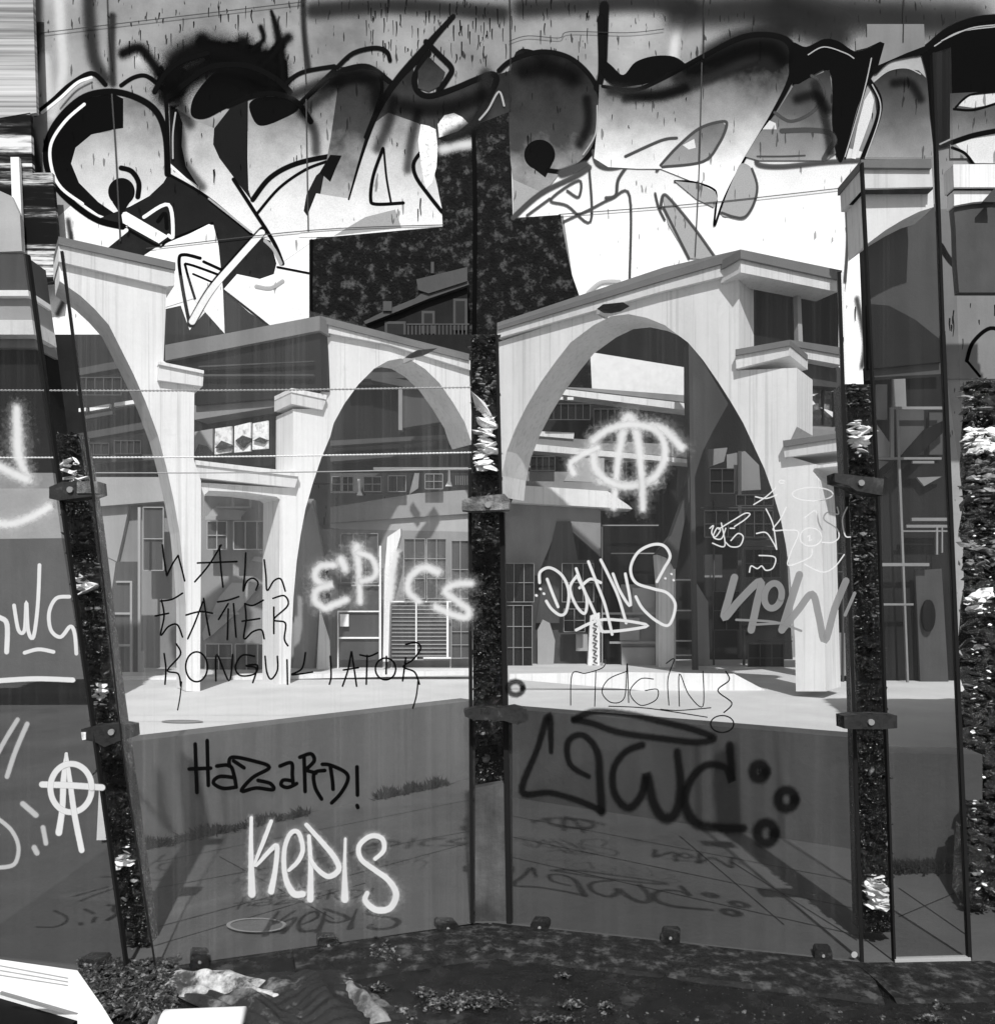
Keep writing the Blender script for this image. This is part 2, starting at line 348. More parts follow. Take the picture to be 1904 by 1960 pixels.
# letter two
P('letter_fill', t('a0', [(965, 590), (1100, 680), (1225, 730), (1212, 810), (1250, 900), (1340, 1020), (1440, 1180), (1565, 1370), (1440, 1330), (1200, 1140), (1050, 1000), (970, 930), (962, 700)]), 'f_body', False)
P('letter_shadow', t('a0', [(965, 600), (1010, 620), (1040, 700), (1035, 830), (1060, 950), (1130, 1060), (1060, 1010), (972, 930)]), 'f_dkgrey', False)
P('letter_fill', t('a0', [(1412, 690), (1560, 700), (1700, 600), (1760, 560), (1904, 440), (2060, 380), (2190, 450), (2060, 800), (1990, 1060), (1800, 1360), (1600, 1500), (1470, 1215), (1440, 1130), (1415, 1080)]), 'f_body', False)
P('letter_shadow', t('a0', [(1412, 560), (1310, 615), (1220, 730), (1214, 820), (1250, 900), (1340, 1020), (1440, 1150), (1415, 1080), (1410, 900)]), 'f_dkgrey', False)
P('letter_shadow', t('a0', [(1085, 630), (1110, 540), (1200, 430), (1300, 375), (1500, 370), (1660, 530), (1500, 530), (1300, 610), (1180, 670), (1110, 670)]), 'f_black')
P('letter_shadow', t('a0', [(1420, 590), (1500, 550), (1640, 560), (1700, 620), (1600, 680), (1500, 715), (1450, 690)]), 'f_black')
P('letter_shadow', t('a0', [(1904, 905), (1800, 1000), (1745, 1110), (1730, 1200), (1785, 1280), (1795, 1350), (1850, 1150), (1925, 1010), (1960, 900)]), 'f_dkgrey', False)
for k_, f_ in ((0, 2.3), (1, 1.3)):
    S('soot_spray', [(t('a0', q), [x*f_ for x in w_] if isinstance(w_, list) else w_*f_) for q, w_ in (([(980, 480), (1000, 360), (1120, 290), (1260, 290), (1400, 340), (1520, 420)], 46), ([(1385, 240), (1375, 300), (1430, 370), (1500, 420)], 26), ([(1545, 60), (1575, 160), (1600, 300), (1612, 480)], [5, 12, 16, 16]),
   ([(1640, 210), (1590, 260), (1540, 330), (1470, 390)], 16), ([(1485, 150), (1500, 220), (1440, 280)], 8), ([(960, 540), (1080, 430), (1230, 380), (1400, 400), (1560, 470)], 44), ([(700, 300), (790, 270), (850, 330), (900, 400)], 18), ([(1150, 220), (1190, 260), (1280, 290)], 22), ([(1420, 350), (1500, 330), (1560, 380)], 40))], 'sp_blacksoft')
S('letter_outline', [(t('a0', [(880, 520), (940, 420), (1030, 350), (1180, 300)]), 12), (t('a0', [(960, 550), (1060, 470), (1200, 380), (1400, 370), (1560, 440), (1650, 520)]), 14),
   (t('a0', [(1300, 600), (1420, 550), (1560, 530), (1690, 580), (1770, 690)]), 13), (t('a0', [(1440, 1135), (1540, 1010), (1690, 930), (1904, 885), (1960, 890)]), 12),
   (t('a0', [(1465, 1215), (1590, 1070), (1740, 965), (1880, 912)]), 7), (t('a0', [(960, 990), (1180, 1120), (1440, 1340)]), 6), (t('a0', [(1330, 1020), (1440, 1190), (1560, 1380), (1610, 1500)]), 9),
   (t('a0', [(1580, 1520), (1760, 1555)]), 5), (t('a0', [(1270, 1650), (1400, 1750), (1550, 1870)]), 5), (t('a0', [(945, 560), (955, 760), (962, 980)]), 9),
   (t('a0', [(1700, 600), (1820, 480), (1904, 400)]), 12), (t('a0', [(1620, 480), (1720, 410), (1904, 375)]), 10)], 'sp_black')
# arrow and star under letter two
P('star_fill', t('a0', [(760, 1490), (1190, 1275), (1215, 1285), (1245, 1400), (1270, 1650), (1280, 1900), (1100, 1700), (940, 1750), (950, 1640), (1000, 1500)]), 'f_white', False)
S('arrow_outline', [(t('a0', [(1080, 1850), (1040, 1640), (1020, 1480), (1050, 1450), (1140, 1470)]), 8), (t('a0', [(1110, 1700), (1060, 1530), (1075, 1505), (1260, 1570)]), 6), (t('a0', [(1100, 1560), (1240, 1620)]), 5), (t('a0', [(1160, 1490), (1270, 1540)]), 7)], 'sp_black')
S('arrow_bar', [(t('a0', [(1500, 1310), (1350, 1470), (1200, 1650), (1090, 1840)]), 20)], 'sp_black')
S('arrow_bar', [(t('a0', [(1490, 1325), (1350, 1480), (1200, 1655), (1095, 1830)]), 15)], 'sp_white')
S('drip_highlight', [(t('a0', [(1510, 1370), (1560, 1420), (1600, 1500)]), 9), (t('a0', [(1460, 1630), (1540, 1640), (1610, 1600)]), 10)], 'sp_lgrey')
# letter three
P('letter_fill', t('b0', [(60, 380), (160, 375), (280, 410), (350, 470), (470, 330), (480, 500), (560, 550), (800, 470), (930, 430), (1025, 400), (1025, 640), (810, 712), (640, 780), (605, 1000), (640, 1290), (0, 1348), (-100, 1340), (0, 800)]), 'f_body2', False)
P('letter_fill', t('b0', [(330, 640), (500, 700), (620, 800), (605, 1000), (640, 1290), (0, 1348), (-180, 1350), (-80, 1100), (105, 1130), (250, 700)]), 'f_body', False)
P('letter_shadow', t('b0', [(0, 880), (65, 885), (30, 960), (0, 1035), (-60, 980)]), 'f_black', False)
P('letter_shadow', t('b0', [(20, 1342), (200, 1235), (370, 1192), (405, 1298)]), 'f_grey', False)
S('letter_outline', [(t('b0', [(700, 90), (600, 200), (500, 320), (400, 430), (320, 540), (250, 680), (180, 880), (105, 1135)]), [11, 14, 20, 17, 15, 11, 7, 4]),
   (t('b0', [(545, 235), (620, 310), (690, 385), (670, 440), (620, 510)]), 13), (t('b0', [(560, 300), (510, 370), (480, 450), (500, 520), (570, 545), (700, 505), (820, 455), (920, 420), (945, 460), (890, 570), (815, 700)]), 14),
   (t('b0', [(300, 845), (245, 1000), (230, 1130), (260, 1162), (415, 1155)]), 8), (t('b0', [(305, 850), (320, 1010), (345, 1150)]), 5), (t('b0', [(520, 860), (475, 930), (490, 1010), (560, 1110), (635, 1205)]), 9),
   (t('b0', [(0, 440), (100, 390), (220, 380), (340, 465)]), 13), (t('b0', [(40, 380), (130, 300), (250, 270), (320, 290), (340, 340)]), 10), (t('b0', [(280, 420), (295, 500), (270, 600), (200, 780)]), 8)], 'sp_black')
P('letter_highlight', t('b0', [(500, 500), (500, 400), (560, 320), (655, 410), (620, 490), (560, 520)]), 'f_grey', False)
# black bitumen where the render has come off
P('exposed_patch', t('b0', [(602, 790), (700, 750), (812, 716), (1022, 634), (1040, 1244), (1170, 1232), (1312, 1222), (1325, 1310), (1345, 1420), (1375, 1560), (1420, 1690), (1000, 2500), (500, 2500), (-120, 2020), (-120, 1365), (30, 1345), (400, 1315), (640, 1292), (635, 1180), (610, 1060), (595, 1000)]), 'wall_dark', False, 'rough black patch where the pale render has fallen off the wall')
P('peeled_paper', t('b0', [(515, 705), (560, 715), (600, 735), (612, 840), (605, 950), (580, 1040), (545, 1075), (520, 960), (500, 800)]), 'rock_white', False)
P('peeled_paper', t('b0', [(612, 705), (650, 655), (705, 642), (750, 665), (786, 700), (730, 745), (620, 782)]), 'rock_white', False)
S('patch_bloom', [(t('b0', [(640, 850), (710, 830), (790, 820)]), 34)], 'lt_stain')
S('drain_pipe', [(t('a0', [(1775, 1370), (1772, 1650), (1780, 1949)]), 8), (t('b0', [(815, 720), (825, 1200), (820, 1900)]), 10)], 'sp_black')
# letter four: second eye
P('letter_fill', t('b0', [(1035, 345), (1200, 292), (1360, 325), (1480, 430), (1535, 560), (1535, 700), (1490, 840), (1410, 935), (1320, 975), (1200, 1090), (1040, 1020)]), 'f_body2', True)
P('letter_shadow', t('b0', [(1040, 1020), (1195, 1090), (1120, 1160), (1042, 1240)]), 'f_grey', False)
P('eye_pupil', t('b0', ell(1192, 880, 88, 86, 16)[:-1]), 'f_black'); P('eye_pupil', t('b0', [(1120, 930), (1225, 1010), (1265, 930)]), 'f_black', False)
S('letter_outline', [(t('b0', [(960, 400), (1035, 340), (1200, 292), (1360, 325), (1480, 430), (1540, 560), (1540, 700), (1500, 840), (1420, 935), (1330, 975), (1240, 970)]), 11),
   (t('b0', [(1560, 30), (1555, 150), (1555, 300), (1560, 400), (1610, 460), (1700, 495), (1800, 485), (1904, 440)]), [22, 24, 20, 16, 14, 10, 9, 10]), (t('b0', [(1540, 100), (1545, 400), (1520, 500)]), 16)], 'sp_black')
S('letter_outline', [(t('b0', [(1500, 860), (1520, 930), (1590, 955), (1700, 930), (1800, 870), (1904, 800)]), 7), (t('b0', [(1320, 985), (1450, 940)]), 14), (t('b0', [(1040, 1240), (1200, 1100), (1400, 1000), (1475, 950)]), 8),
   (t('b0', [(1475, 960), (1482, 1260), (1350, 1170), (1255, 1135), (1415, 1025), (1415, 1120), (1350, 1085)]), 4), (t('b0', [(1120, 1225), (1250, 1130)]), 4), (t('b0', [(1330, 1260), (1480, 1190), (1600, 1130), (1705, 1115), (1705, 1590)]), 4),
   (t('b0', [(1700, 930), (1640, 1020), (1625, 1110), (1570, 1125)]), 5), (t('b0', [(1904, 900), (1860, 970)]), 5), (t('b0', [(1850, 1100), (1870, 1180), (1904, 1250)]), 4)], 'sp_grey')
# letter five: the long beak
P('letter_shadow', t('b0', [(1540, 330), (1600, 370), (1668, 425), (1740, 350), (1860, 315), (1980, 330), (2040, 420), (1820, 500), (1700, 510), (1560, 440)]), 'f_black')
P('letter_fill', t('c0', [(-350, 480), (-250, 500), (-100, 480), (0, 450), (120, 380), (300, 285), (450, 220), (600, 198), (710, 230), (750, 320), (720, 480), (620, 670), (500, 860), (420, 1000), (360, 1120), (300, 1285), (310, 1120), (200, 1040), (0, 960), (-130, 960), (-300, 950), (-380, 900), (-360, 700)]), 'f_beak', False)
S('letter_outline', [(t('c0', [(-330, 490), (-150, 510), (0, 450), (240, 320), (450, 215), (600, 195), (720, 228), (762, 320), (735, 460), (640, 640), (560, 770), (480, 900)]), [8, 9, 11, 12, 13, 13, 15, 20, 13, 8, 6, 5]),
   (t('c0', [(480, 900), (400, 1050), (350, 1160), (305, 1285), (318, 1120), (290, 1070), (180, 1035), (80, 1030)]), 5)], 'sp_black')
P('eye_fill', t('c0', [(10, 945), (80, 850), (160, 770), (225, 728), (350, 693), (372, 715), (340, 790), (290, 870), (240, 925)]), 'f_grey', False)
P('beak_mouth', t('c0', [(80, 1030), (220, 1045), (310, 1090), (325, 1130), (300, 1180), (200, 1130)]), 'sp_lgrey' if False else 'f_grey', False)
P('eye_glint', t('c0', [(125, 825), (190, 790), (200, 840), (160, 850)]), 'f_white', False)
P('drop_fill', t('c0', [(420, 1000), (460, 930), (520, 960), (550, 1060), (530, 1160), (480, 1225), (420, 1230), (345, 1210)]), 'f_grey')
P('leg_fill', t('c0', [(10, 1110), (60, 1140), (200, 1310), (320, 1480), (160, 1470), (40, 1270)]), 'f_grey', False)
S('letter_outline', [(t('c0', [(0, 940), (90, 840), (220, 730), (350, 690), (375, 715), (330, 820), (240, 920), (10, 950)]), 4.5), (t('c0', [(225, 735), (218, 915)]), 3), (t('c0', [(-200, 890), (0, 800), (90, 785)]), 5),
   (t('c0', [(520, 960), (550, 1060), (530, 1160), (480, 1235), (420, 1235), (345, 1210)]), 4), (t('c0', [(0, 1180), (15, 1110), (60, 1140), (200, 1310), (320, 1480)]), 5), (t('c0', [(15, 1180), (160, 1470)]), 4),
   (t('c0', [(1050, 1600), (1065, 1350), (1055, 1080), (1080, 1000), (1140, 950)]), 5), (t('c0', [(550, 890), (560, 935), (700, 945), (950, 920), (1230, 905)]), 7)], 'sp_grey')
# dark hump and grey balloon
P('letter_fill', t('c0', [(660, 640), (760, 480), (960, 395), (1010, 760), (1000, 870), (940, 912), (560, 912), (480, 890), (560, 760)]), 'f_grey', False)
P('letter_shadow', t('c0', [(740, 250), (828, 265), (930, 220), (1010, 232), (1080, 278), (1120, 290), (1190, 270), (1250, 235), (1275, 250), (1245, 365), (1195, 450), (1125, 600), (1040, 905), (1000, 880), (975, 700), (960, 395), (755, 480)]), 'f_black')
S('balloon_outline', [(t('c0', [(650, 640), (740, 690), (860, 640), (930, 540), (900, 460), (860, 430)]), 5), (t('c0', [(690, 745), (850, 740), (960, 755), (990, 800), (960, 850), (930, 905)]), 8), (t('c0', [(550, 890), (700, 890), (820, 885)]), 3)], 'sp_grey')
P('letter_highlight', t('c0', [(580, 735), (620, 685), (655, 700), (660, 735)]), 'f_white', False)
P('letter_fill', t('c0', [(1215, 470), (1290, 400), (1380, 385), (1470, 400), (1520, 450), (1545, 905), (1165, 905), (1240, 700)]), 'f_grey', False)
S('letter_outline', [(t('c0', [(1190, 460), (1245, 560), (1235, 680), (1150, 900)]), 12), (t('c0', [(1210, 320), (1180, 450), (1120, 650), (1050, 900)]), 5)], 'sp_black')
S('letter_outline', [(t('c0', [(1205, 480), (1250, 580), (1240, 690), (1165, 900)]), 3), (t('c0', [(1215, 460), (1300, 400), (1400, 385), (1480, 420)]), 3), (t('c0', [(1200, 330), (1170, 470), (1125, 640), (1050, 890)]), 3)], 'sp_lgrey')
P('letter_highlight', t('c0', [(1195, 515), (1215, 570), (1200, 660), (1150, 800), (1110, 905), (1085, 900), (1120, 720), (1160, 570)]), 'f_white', False)
P('letter_shadow', t('c0', [(1480, 290), (1600, 180), (1750, 110), (1904, 85), (2300, 60), (2300, 530), (1650, 530), (1655, 830), (1560, 850), (1530, 600), (1515, 420)]), 'f_black', False)
S('letter_outline', [(t('c0', [(1220, 400), (1300, 330), (1420, 300), (1500, 280), (1640, 170), (1800, 110), (2000, 90)]), 16)], 'sp_black')
S('letter_outline', [(t('c0', [(1560, 260), (1700, 180), (1904, 150)]), 3), (t('c0', [(1590, 820), (1750, 750), (1904, 720)]), 4)], 'sp_lgrey')
P('letter_fill', t('c0', [(1648, 530), (2300, 500), (2300, 900), (1648, 900)]), 'f_grey', False)
P('letter_highlight', t('c0', [(1690, 600), (1760, 545), (1904, 530), (1990, 540), (1904, 590), (1780, 612)]), 'f_white', False)
P('letter_highlight', t('c0', [(1680, 820), (1770, 790), (1904, 770), (2100, 790), (2100, 930), (1790, 928)]), 'f_white', False)
S('letter_outline', [(t('c0', [(1680, 610), (1760, 540), (1904, 520)]), 5), (t('c0', [(1670, 620), (1780, 625), (1904, 590)]), 6), (t('c0', [(1660, 810), (1780, 770), (1904, 745)]), 12), (t('c0', [(1660, 840), (1730, 870), (1780, 930)]), 7)], 'sp_black')
P('patch_square', t('c0', [(1175, 135), (1500, 135), (1505, 260), (1400, 300), (1240, 370), (1275, 245), (1250, 235), (1175, 270), (1112, 285), (1110, 215), (1175, 210)]), 'lowwall' if False else 'conc_grey', False)
P('wall_foot', [(1790, 400), (1904, 400), (2100, 400), (2100, 725), (1690, 725), (1690, 600), (1790, 590)], 'conc_grey', False)
S('letter_outline', [([(1800, 470), (1830, 510), (1904, 545)], 14), ([(1850, 690), (1862, 655), (1895, 628), (1930, 640)], 9), ([(1850, 690), (1875, 720)], 6)], 'sp_black')
S('paint_drip', [([(x, y), (x+rd.gauss(0, .6), y+l*.5), (x+rd.gauss(0, .8), y+l)], [w_, w_*.9, w_*.5]) for x, y, l, w_ in [(rd.uniform(1500, 1904), rd.uniform(565, 680), rd.uniform(8, 40), rd.uniform(2, 4)) for _ in range(30)]+[(rd.gauss(410, 5), 325, 24, 3), (805, 380, 30, 3.4), (800, 400, 22, 2.6), (1010, 260, 16, 3)]+[(rd.uniform(240, 1340), rd.uniform(130, 330), rd.uniform(4, 14), rd.uniform(1, 2.2)) for _ in range(60)]], 'sp_black')
S('soot_stain', [([(130, 420), (140, 520), (110, 600)], 18), ([(60, 250), (75, 330), (80, 420)], 26), ([(930, 140), (920, 220), (860, 260)], 46), ([(1170, 170), (1260, 180), (1350, 150), (1440, 110)], 44), ([(560, 180), (640, 150), (720, 140)], 40), ([(1560, 160), (1580, 230), (1590, 290)], 30), ([(1640, 570), (1655, 650), (1650, 700)], 18)], 'dk_stain')
S('grey_smudge', [([(1125, 560), (1150, 540), (1185, 538)], 9)], 'sp_lgrey')
M['sp_shade'] = spray('thin_shading_spray', .002, 1.0, .9, .62, .9, 0)
S('inner_shade', [(q_, w_*1.25) for q_, w_ in [(t('a0', q), w_) for q, w_ in (([(1000, 640), (1030, 760), (1050, 920), (1150, 1060)], 26), ([(980, 480), (1040, 620), (1080, 700)], 30), ([(1720, 620), (1800, 560), (1904, 480)], 40), ([(1730, 640), (1790, 740), (1800, 860)], 26), ([(1110, 1330), (1030, 1380), (940, 1430)], 12), ([(700, 610), (780, 640), (860, 700)], 22), ([(1480, 730), (1560, 760), (1700, 720)], 18), ([(180, 700), (190, 830), (180, 940)], 22), ([(230, 1050), (220, 1150), (260, 1180)], 14))]
  + [(t('b0', q), w_) for q, w_ in (([(60, 450), (160, 430), (260, 480), (270, 600)], 40), ([(360, 560), (330, 700), (270, 840)], 30), ([(420, 600), (560, 620), (720, 600), (860, 540)], 44), ([(500, 640), (460, 800), (440, 960)], 26), ([(1100, 400), (1250, 380), (1380, 440)], 46), ([(1460, 560), (1470, 700), (1420, 820)], 26), ([(1580, 560), (1600, 700), (1560, 800)], 20), ([(280, 1000), (290, 1090)], 10))]
  + [(t('c0', q), w_) for q, w_ in (([(100, 440), (280, 360), (450, 290), (620, 270), (690, 330)], 44), ([(700, 400), (660, 520), (600, 620)], 22), ([(-200, 560), (0, 540), (140, 500)], 26), ([(780, 560), (880, 540), (950, 620)], 30), ([(1260, 520), (1270, 680), (1220, 840)], 20), ([(1330, 470), (1420, 470), (1480, 560)], 26), ([(80, 1130), (150, 1250), (210, 1380)], 12), ([(460, 1080), (500, 1160)], 14))] if w_ >= 24], 'sp_shade')
S('inner_light', [(t('a0', [(1190, 1130), (1330, 1240), (1430, 1320)]), 5), (t('a0', [(1000, 640), (985, 760), (985, 900)]), 4), (t('b0', [(990, 600), (960, 520), (900, 620), (850, 680)]), 5), (t('b0', [(1440, 880), (1510, 760), (1520, 600)]), 3.5), (t('c0', [(840, 310), (930, 265), (1050, 300), (1100, 330)]), 3), (t('c0', [(1600, 230), (1760, 160), (1904, 140)]), 3), (t('a0', [(340, 600), (430, 500), (520, 450)]), 5)], 'sp_lgrey')
# joints between the wall panels
S('panel_joint', [([(0, 72), (207, 47), (580, 3)], 3.5), ([(205, -10), (208, 70), (214, 130)], 4), ([(577, -10), (582, 90), (586, 160)], 4), ([(975, -10), (977, 80), (976, 210)], 5), ([(1347, -10), (1346, 110)], 5), ([(1730, -10), (1728, 80)], 4),
   ([(975, 78), (1010, 68), (1070, 72), (1090, 60), (1200, 62), (1270, 55)], 3)], 'sp_thin')
S('panel_joint', [([(214, 180), (222, 300), (230, 460)], 2.5), ([(586, 190), (588, 330), (590, 440)], 2.2), ([(1343, 120), (1338, 320), (1330, 490)], 2), ([(280, 475), (600, 440), (850, 430)], 1.6), ([(1070, 410), (1350, 388), (1650, 355)], 1.6)], 'sp_grey')
# weathered boarding at the far left end
m, nt_, p_ = nodes('streaked_boarding')
nn = noise(nt_, 1.0, .04, .04, 5, 8, .7); nb = noise(nt_, .35, .1, 1, 1, 2)
nt_.links.new(mixv(nt_, 1, ramp(nt_, nn, [(.35, .12), (.5, .5), (.62, .75)]), ramp(nt_, nb, [(.3, .6), (.6, 1)]), 'MULTIPLY'), p_.inputs['Base Color'])
m2, nt_, p_ = nodes('streaked_black_boarding'); nn = noise(nt_, 1.0, .12, .12, 2.2, 8, .7)
nt_.links.new(ramp(nt_, nn, [(.47, .008), (.52, .05), (.58, .7)]), p_.inputs['Base Color'])
bd = thing('timber_hoarding', W.at((20, 1150), .5)*Vector((1, 1, 0)).magnitude if False else Vector((-13.5, 21.3, 0)), 'weathered horizontal boards fixed over the far left end of the graffiti wall', 'hoarding')
poly('boarding', [(-90, -30), (62, -30), (70, 215), (-90, 240)], flat(21.4), 0, .12, m, bd)
poly('boarding', [(-90, 240), (58, 215), (62, 330), (100, 330), (112, 470), (104, 540), (-90, 560)], flat(21.4), 0, .12, m2, bd)
poly('white_post', [(20, 300), (36, 300), (44, 480), (26, 480)], flat(21.25), 0, .1, M['white'], bd)
poly('arched_board', [(-90, 365), (0, 365), (22, 375), (38, 410), (42, 480), (-90, 485)], flat(21.1), 0, .1, M['lite'], bd)

# ================================================================== APARTMENT BUILDING glimpsed by the black patch
AP = flat(21.0)
ap = thing('apartment_building', (-2.6, 21, 0), 'dim old apartment house with small balconies showing above the left arcade roof', 'building')
poly('wall', t('b0', [(330, 1800), (520, 1720), (780, 1640), (790, 2500), (200, 2500), (200, 1860)]), AP, 0, .7, M['dark'], ap)
poly('roof', t('b0', [(190, 1830), (330, 1760), (480, 1700), (520, 1670), (780, 1590), (790, 1620), (560, 1700), (340, 1790), (200, 1845)]), AP, .15, .9, M['dim'], ap)
poly('attic_wall', t('b0', [(490, 1590), (780, 1520), (780, 1600), (560, 1670), (500, 1650)]), AP, .2, .2, M['dim'], ap)
poly('chimney', t('b0', rect(300, 1715, 350, 1770)), AP, .2, .4, M['dim'], ap); poly('chimney', t('b0', rect(573, 1490, 590, 1555)), AP, .2, .4, M['dim'], ap)
for q in ((310, 1830, 430, 1949), (520, 1770, 595, 1900), (700, 1700, 780, 1880)):
    wnd = poly('window', t('b0', rect(*q)), AP, .04, .05, M['dim'], ap)
    poly('pane', t('b0', rect(q[0]+14, q[1]+14, q[2]-14, q[3])), AP, .06, .03, M['winglass'], wnd)
polys('balcony_railing', [t('b0', rect(x, 1850, x+8, 1920)) for x in range(440, 780, 22)]+[t('b0', rect(435, 1842, 790, 1850))], AP, .5, .05, M['dim'], ap)

# ================================================================== LEFT ARCADE
STEP = 1.0
LA = PL(120, 12.6, 365, 13.7); LB = PL(545, 15.0, 900, 17.8); LS = PL(320, 16.5, 612, 15.3)
la = thing('arcade_building', (-3.5, 15, 0), 'pale concrete arcade with two tall parabolic arches seen through the left glass panel', 'arcade')
poly('arch_pier', [(113, 500), (319, 546), (316, 620), (313, 690), (372, 742), (371, 880)]+t('a1', [(1145, 790), (1145, 1100), (1140, 1990), (1060, 1990), (1058, 1500), (1045, 1300), (1022, 1080), (990, 900), (950, 720), (900, 530), (830, 340), (760, 180), (690, 40)])+t('a0', [(620, 1850), (540, 1760), (460, 1685), (375, 1625), (340, 1600)]), LA, 0, .75, M['conc'], la)
poly('fascia', [(112, 466), (334, 515), (334, 546), (319, 548), (112, 500)], LA, .08, .9, M['conc_cap'], la)
poly('flashing', [(112, 452), (336, 502), (336, 516), (112, 467)], LA, .12, .9, M['conc_roof'], la)
poly('capital', t('a1', [(905, 125), (1160, 180), (1155, 250), (900, 215)]), LA, .08, .8, M['conc_cap'], la)
poly('capital', t('a1', [(905, 108), (1162, 160), (1162, 178), (903, 125)]), LA, .12, .8, M['conc'], la)
poly('roof_beam', [(316, 660), (612, 604), (612, 632), (316, 690)], LS, .1, .4, M['conc_grey'], la)
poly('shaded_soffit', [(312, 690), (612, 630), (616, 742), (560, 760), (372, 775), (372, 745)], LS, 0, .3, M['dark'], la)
polys('soffit_rail', [[(380, 716), (600, 716), (600, 719), (380, 720)], [(380, 700), (600, 690), (600, 692), (380, 703)]], LS, .1, .05, M['dim'], la)
poly('cross_beam', t('a1', [(1108, 350), (1660, 262), (1660, 352), (1108, 442)]), LS, -.1, .5, M['mid'], la)
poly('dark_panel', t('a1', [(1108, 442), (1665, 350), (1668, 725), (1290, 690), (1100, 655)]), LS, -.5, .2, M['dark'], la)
# glazed opening full of rubble
WPL = PL(320, 16.0, 612, 14.8)
for i, q in enumerate(([(1108, 510), (1210, 492), (1208, 650), (1108, 625)], [(1225, 492), (1320, 478), (1318, 625), (1222, 640)], [(1335, 478), (1428, 455), (1425, 620), (1334, 628)], [(1440, 462), (1525, 446), (1525, 605), (1438, 612)])):
    wnd = poly('window', t('a1', q), WPL, -.3, .04, M['rock_white'] if i != 0 else M['lite'], la)
polys('window_rubble', [t('a1', [(1105, 640), (1130, 580), (1170, 590), (1215, 640), (1180, 655)]), t('a1', [(1225, 600), (1260, 560), (1310, 580), (1318, 600), (1240, 610)]), t('a1', [(1340, 560), (1380, 530), (1425, 545), (1425, 560), (1380, 600)]), t('a1', [(1440, 560), (1480, 540), (1520, 555), (1500, 575)])], WPL, -.25, .08, M['rock'], la)
poly('capital', t('a1', [(1660, 285), (1858, 325), (1838, 385), (1660, 350)]), LB, .08, .8, M['conc_cap'], la)
poly('capital', t('a1', [(1660, 260), (1862, 300), (1860, 326), (1660, 284)]), LB, .10, .8, M['conc'], la)
BARCH = t('b1', [(795, 545), (765, 455), (700, 345), (620, 230), (540, 152), (460, 102), (400, 92), (330, 105), (250, 150), (160, 240), (80, 350), (20, 460)])+t('a1', [(1880, 540), (1830, 660), (1780, 810), (1740, 950), (1712, 1100), (1690, 1250), (1672, 1450), (1660, 1700), (1652, 1975), (1590, 1975), (1592, 1200), (1595, 895), (1575, 880), (1400, 855), (1190, 845), (1165, 870), (1160, 1000), (1145, 1000), (1145, 800), (1640, 830), (1668, 720), (1670, 380), (1830, 380), (1832, 240)])
poly('arch_wall', [(612, 632), (743, 657), (898, 706), (905, 850)]+BARCH, LB, 0, .8, M['conc'], la)
poly('fascia', [(612, 617), (900, 690), (900, 708), (743, 659), (612, 634)], LB, .08, .9, M['conc_cap'], la)
poly('flashing', [(612, 604), (898, 677), (898, 690), (612, 617)], LB, .12, .9, M['conc_roof'], la)
poly('lower_beam', t('a1', [(1072, 690), (1700, 765), (1680, 828), (1070, 765)]), LB, .10, .8, M['conc_cap'], la)
poly('lower_beam', t('a1', [(1082, 668), (1702, 740), (1700, 765), (1074, 692)]), LB, .13, .8, M['conc'], la)
# back walls, shop fronts
B1 = flat(18.6); B2 = flat(17.5)
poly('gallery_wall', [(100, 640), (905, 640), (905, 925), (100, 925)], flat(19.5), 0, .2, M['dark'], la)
poly('gallery_beam', t('a1', [(440, 520), (900, 440), (900, 480), (440, 560)]), B1, .1, .3, M['dim'], la)
poly('gallery_beam', t('a1', [(440, 150), (700, 100), (720, 140), (440, 190)]), B1, .1, .3, M['dim'], la)
polys('gallery_opening', [t('a1', [(510, 372), (625, 350), (622, 372), (512, 392)]), t('a1', [(650, 345), (765, 328), (765, 350), (650, 366)]), t('a1', [(448, 376), (490, 372), (488, 392), (448, 396)])], B1, .15, .1, M['white'], la)
polys('gallery_beam', [t('a1', [(440, 640), (940, 640), (950, 665), (440, 690)]), t('a1', [(470, 420), (640, 390), (640, 410), (470, 440)])], B1, .2, .1, M['dim'], la)
poly('first_floor_beam', t('a1', [(500, 768), (960, 768), (1000, 860), (940, 905), (560, 935), (510, 930)]), B1, .3, .4, M['lite'], la)
poly('lower_wall', t('a1', [(510, 930), (1060, 900), (1080, 1960), (600, 1960)]), B1, 0, .3, M['mid'], la)
poly('shaded_wall', [(380, 945), (600, 955), (600, 1318), (380, 1318)], B1, .05, .3, M['mid'], la)
poly('lower_wall', t('a1', [(560, 1200), (660, 1250), (610, 1600), (640, 1960), (580, 1960)]), B1, .1, .2, M['lite'], la)
poly('buttress', t('a1', [(520, 930), (735, 930), (700, 1100), (665, 1250), (560, 1200)]), B1, .12, .3, M['lite'], la)
df = poly('shop_door', t('a1', [(665, 1250), (790, 1250), (800, 1920), (625, 1940), (640, 1500)]), B2, 0, .08, M['dim'], la)
polys('frame', [t('a1', rect(740, 1360, 752, 1930)), t('a1', rect(660, 1360, 750, 1370)), t('a1', rect(640, 1540, 750, 1552)), t('a1', rect(630, 1720, 750, 1734)), t('a1', rect(785, 940, 800, 1930)), t('a1', rect(800, 1760, 815, 1930))], B2, .05, .05, M['lite'], df)
polys('painted_sun_patch', [t('a1', [(1215, 945), (1400, 960), (1370, 1000), (1180, 990)]), t('a1', [(1320, 1370), (1490, 1375), (1350, 1540), (1220, 1660), (1160, 1700), (1150, 1660), (1250, 1450)]), t('a1', [(1450, 1220), (1540, 1230), (1530, 1260), (1430, 1245)])], B1, .12, .04, M['lite'], la)  # diagonal patches of sunlight painted as paler slabs
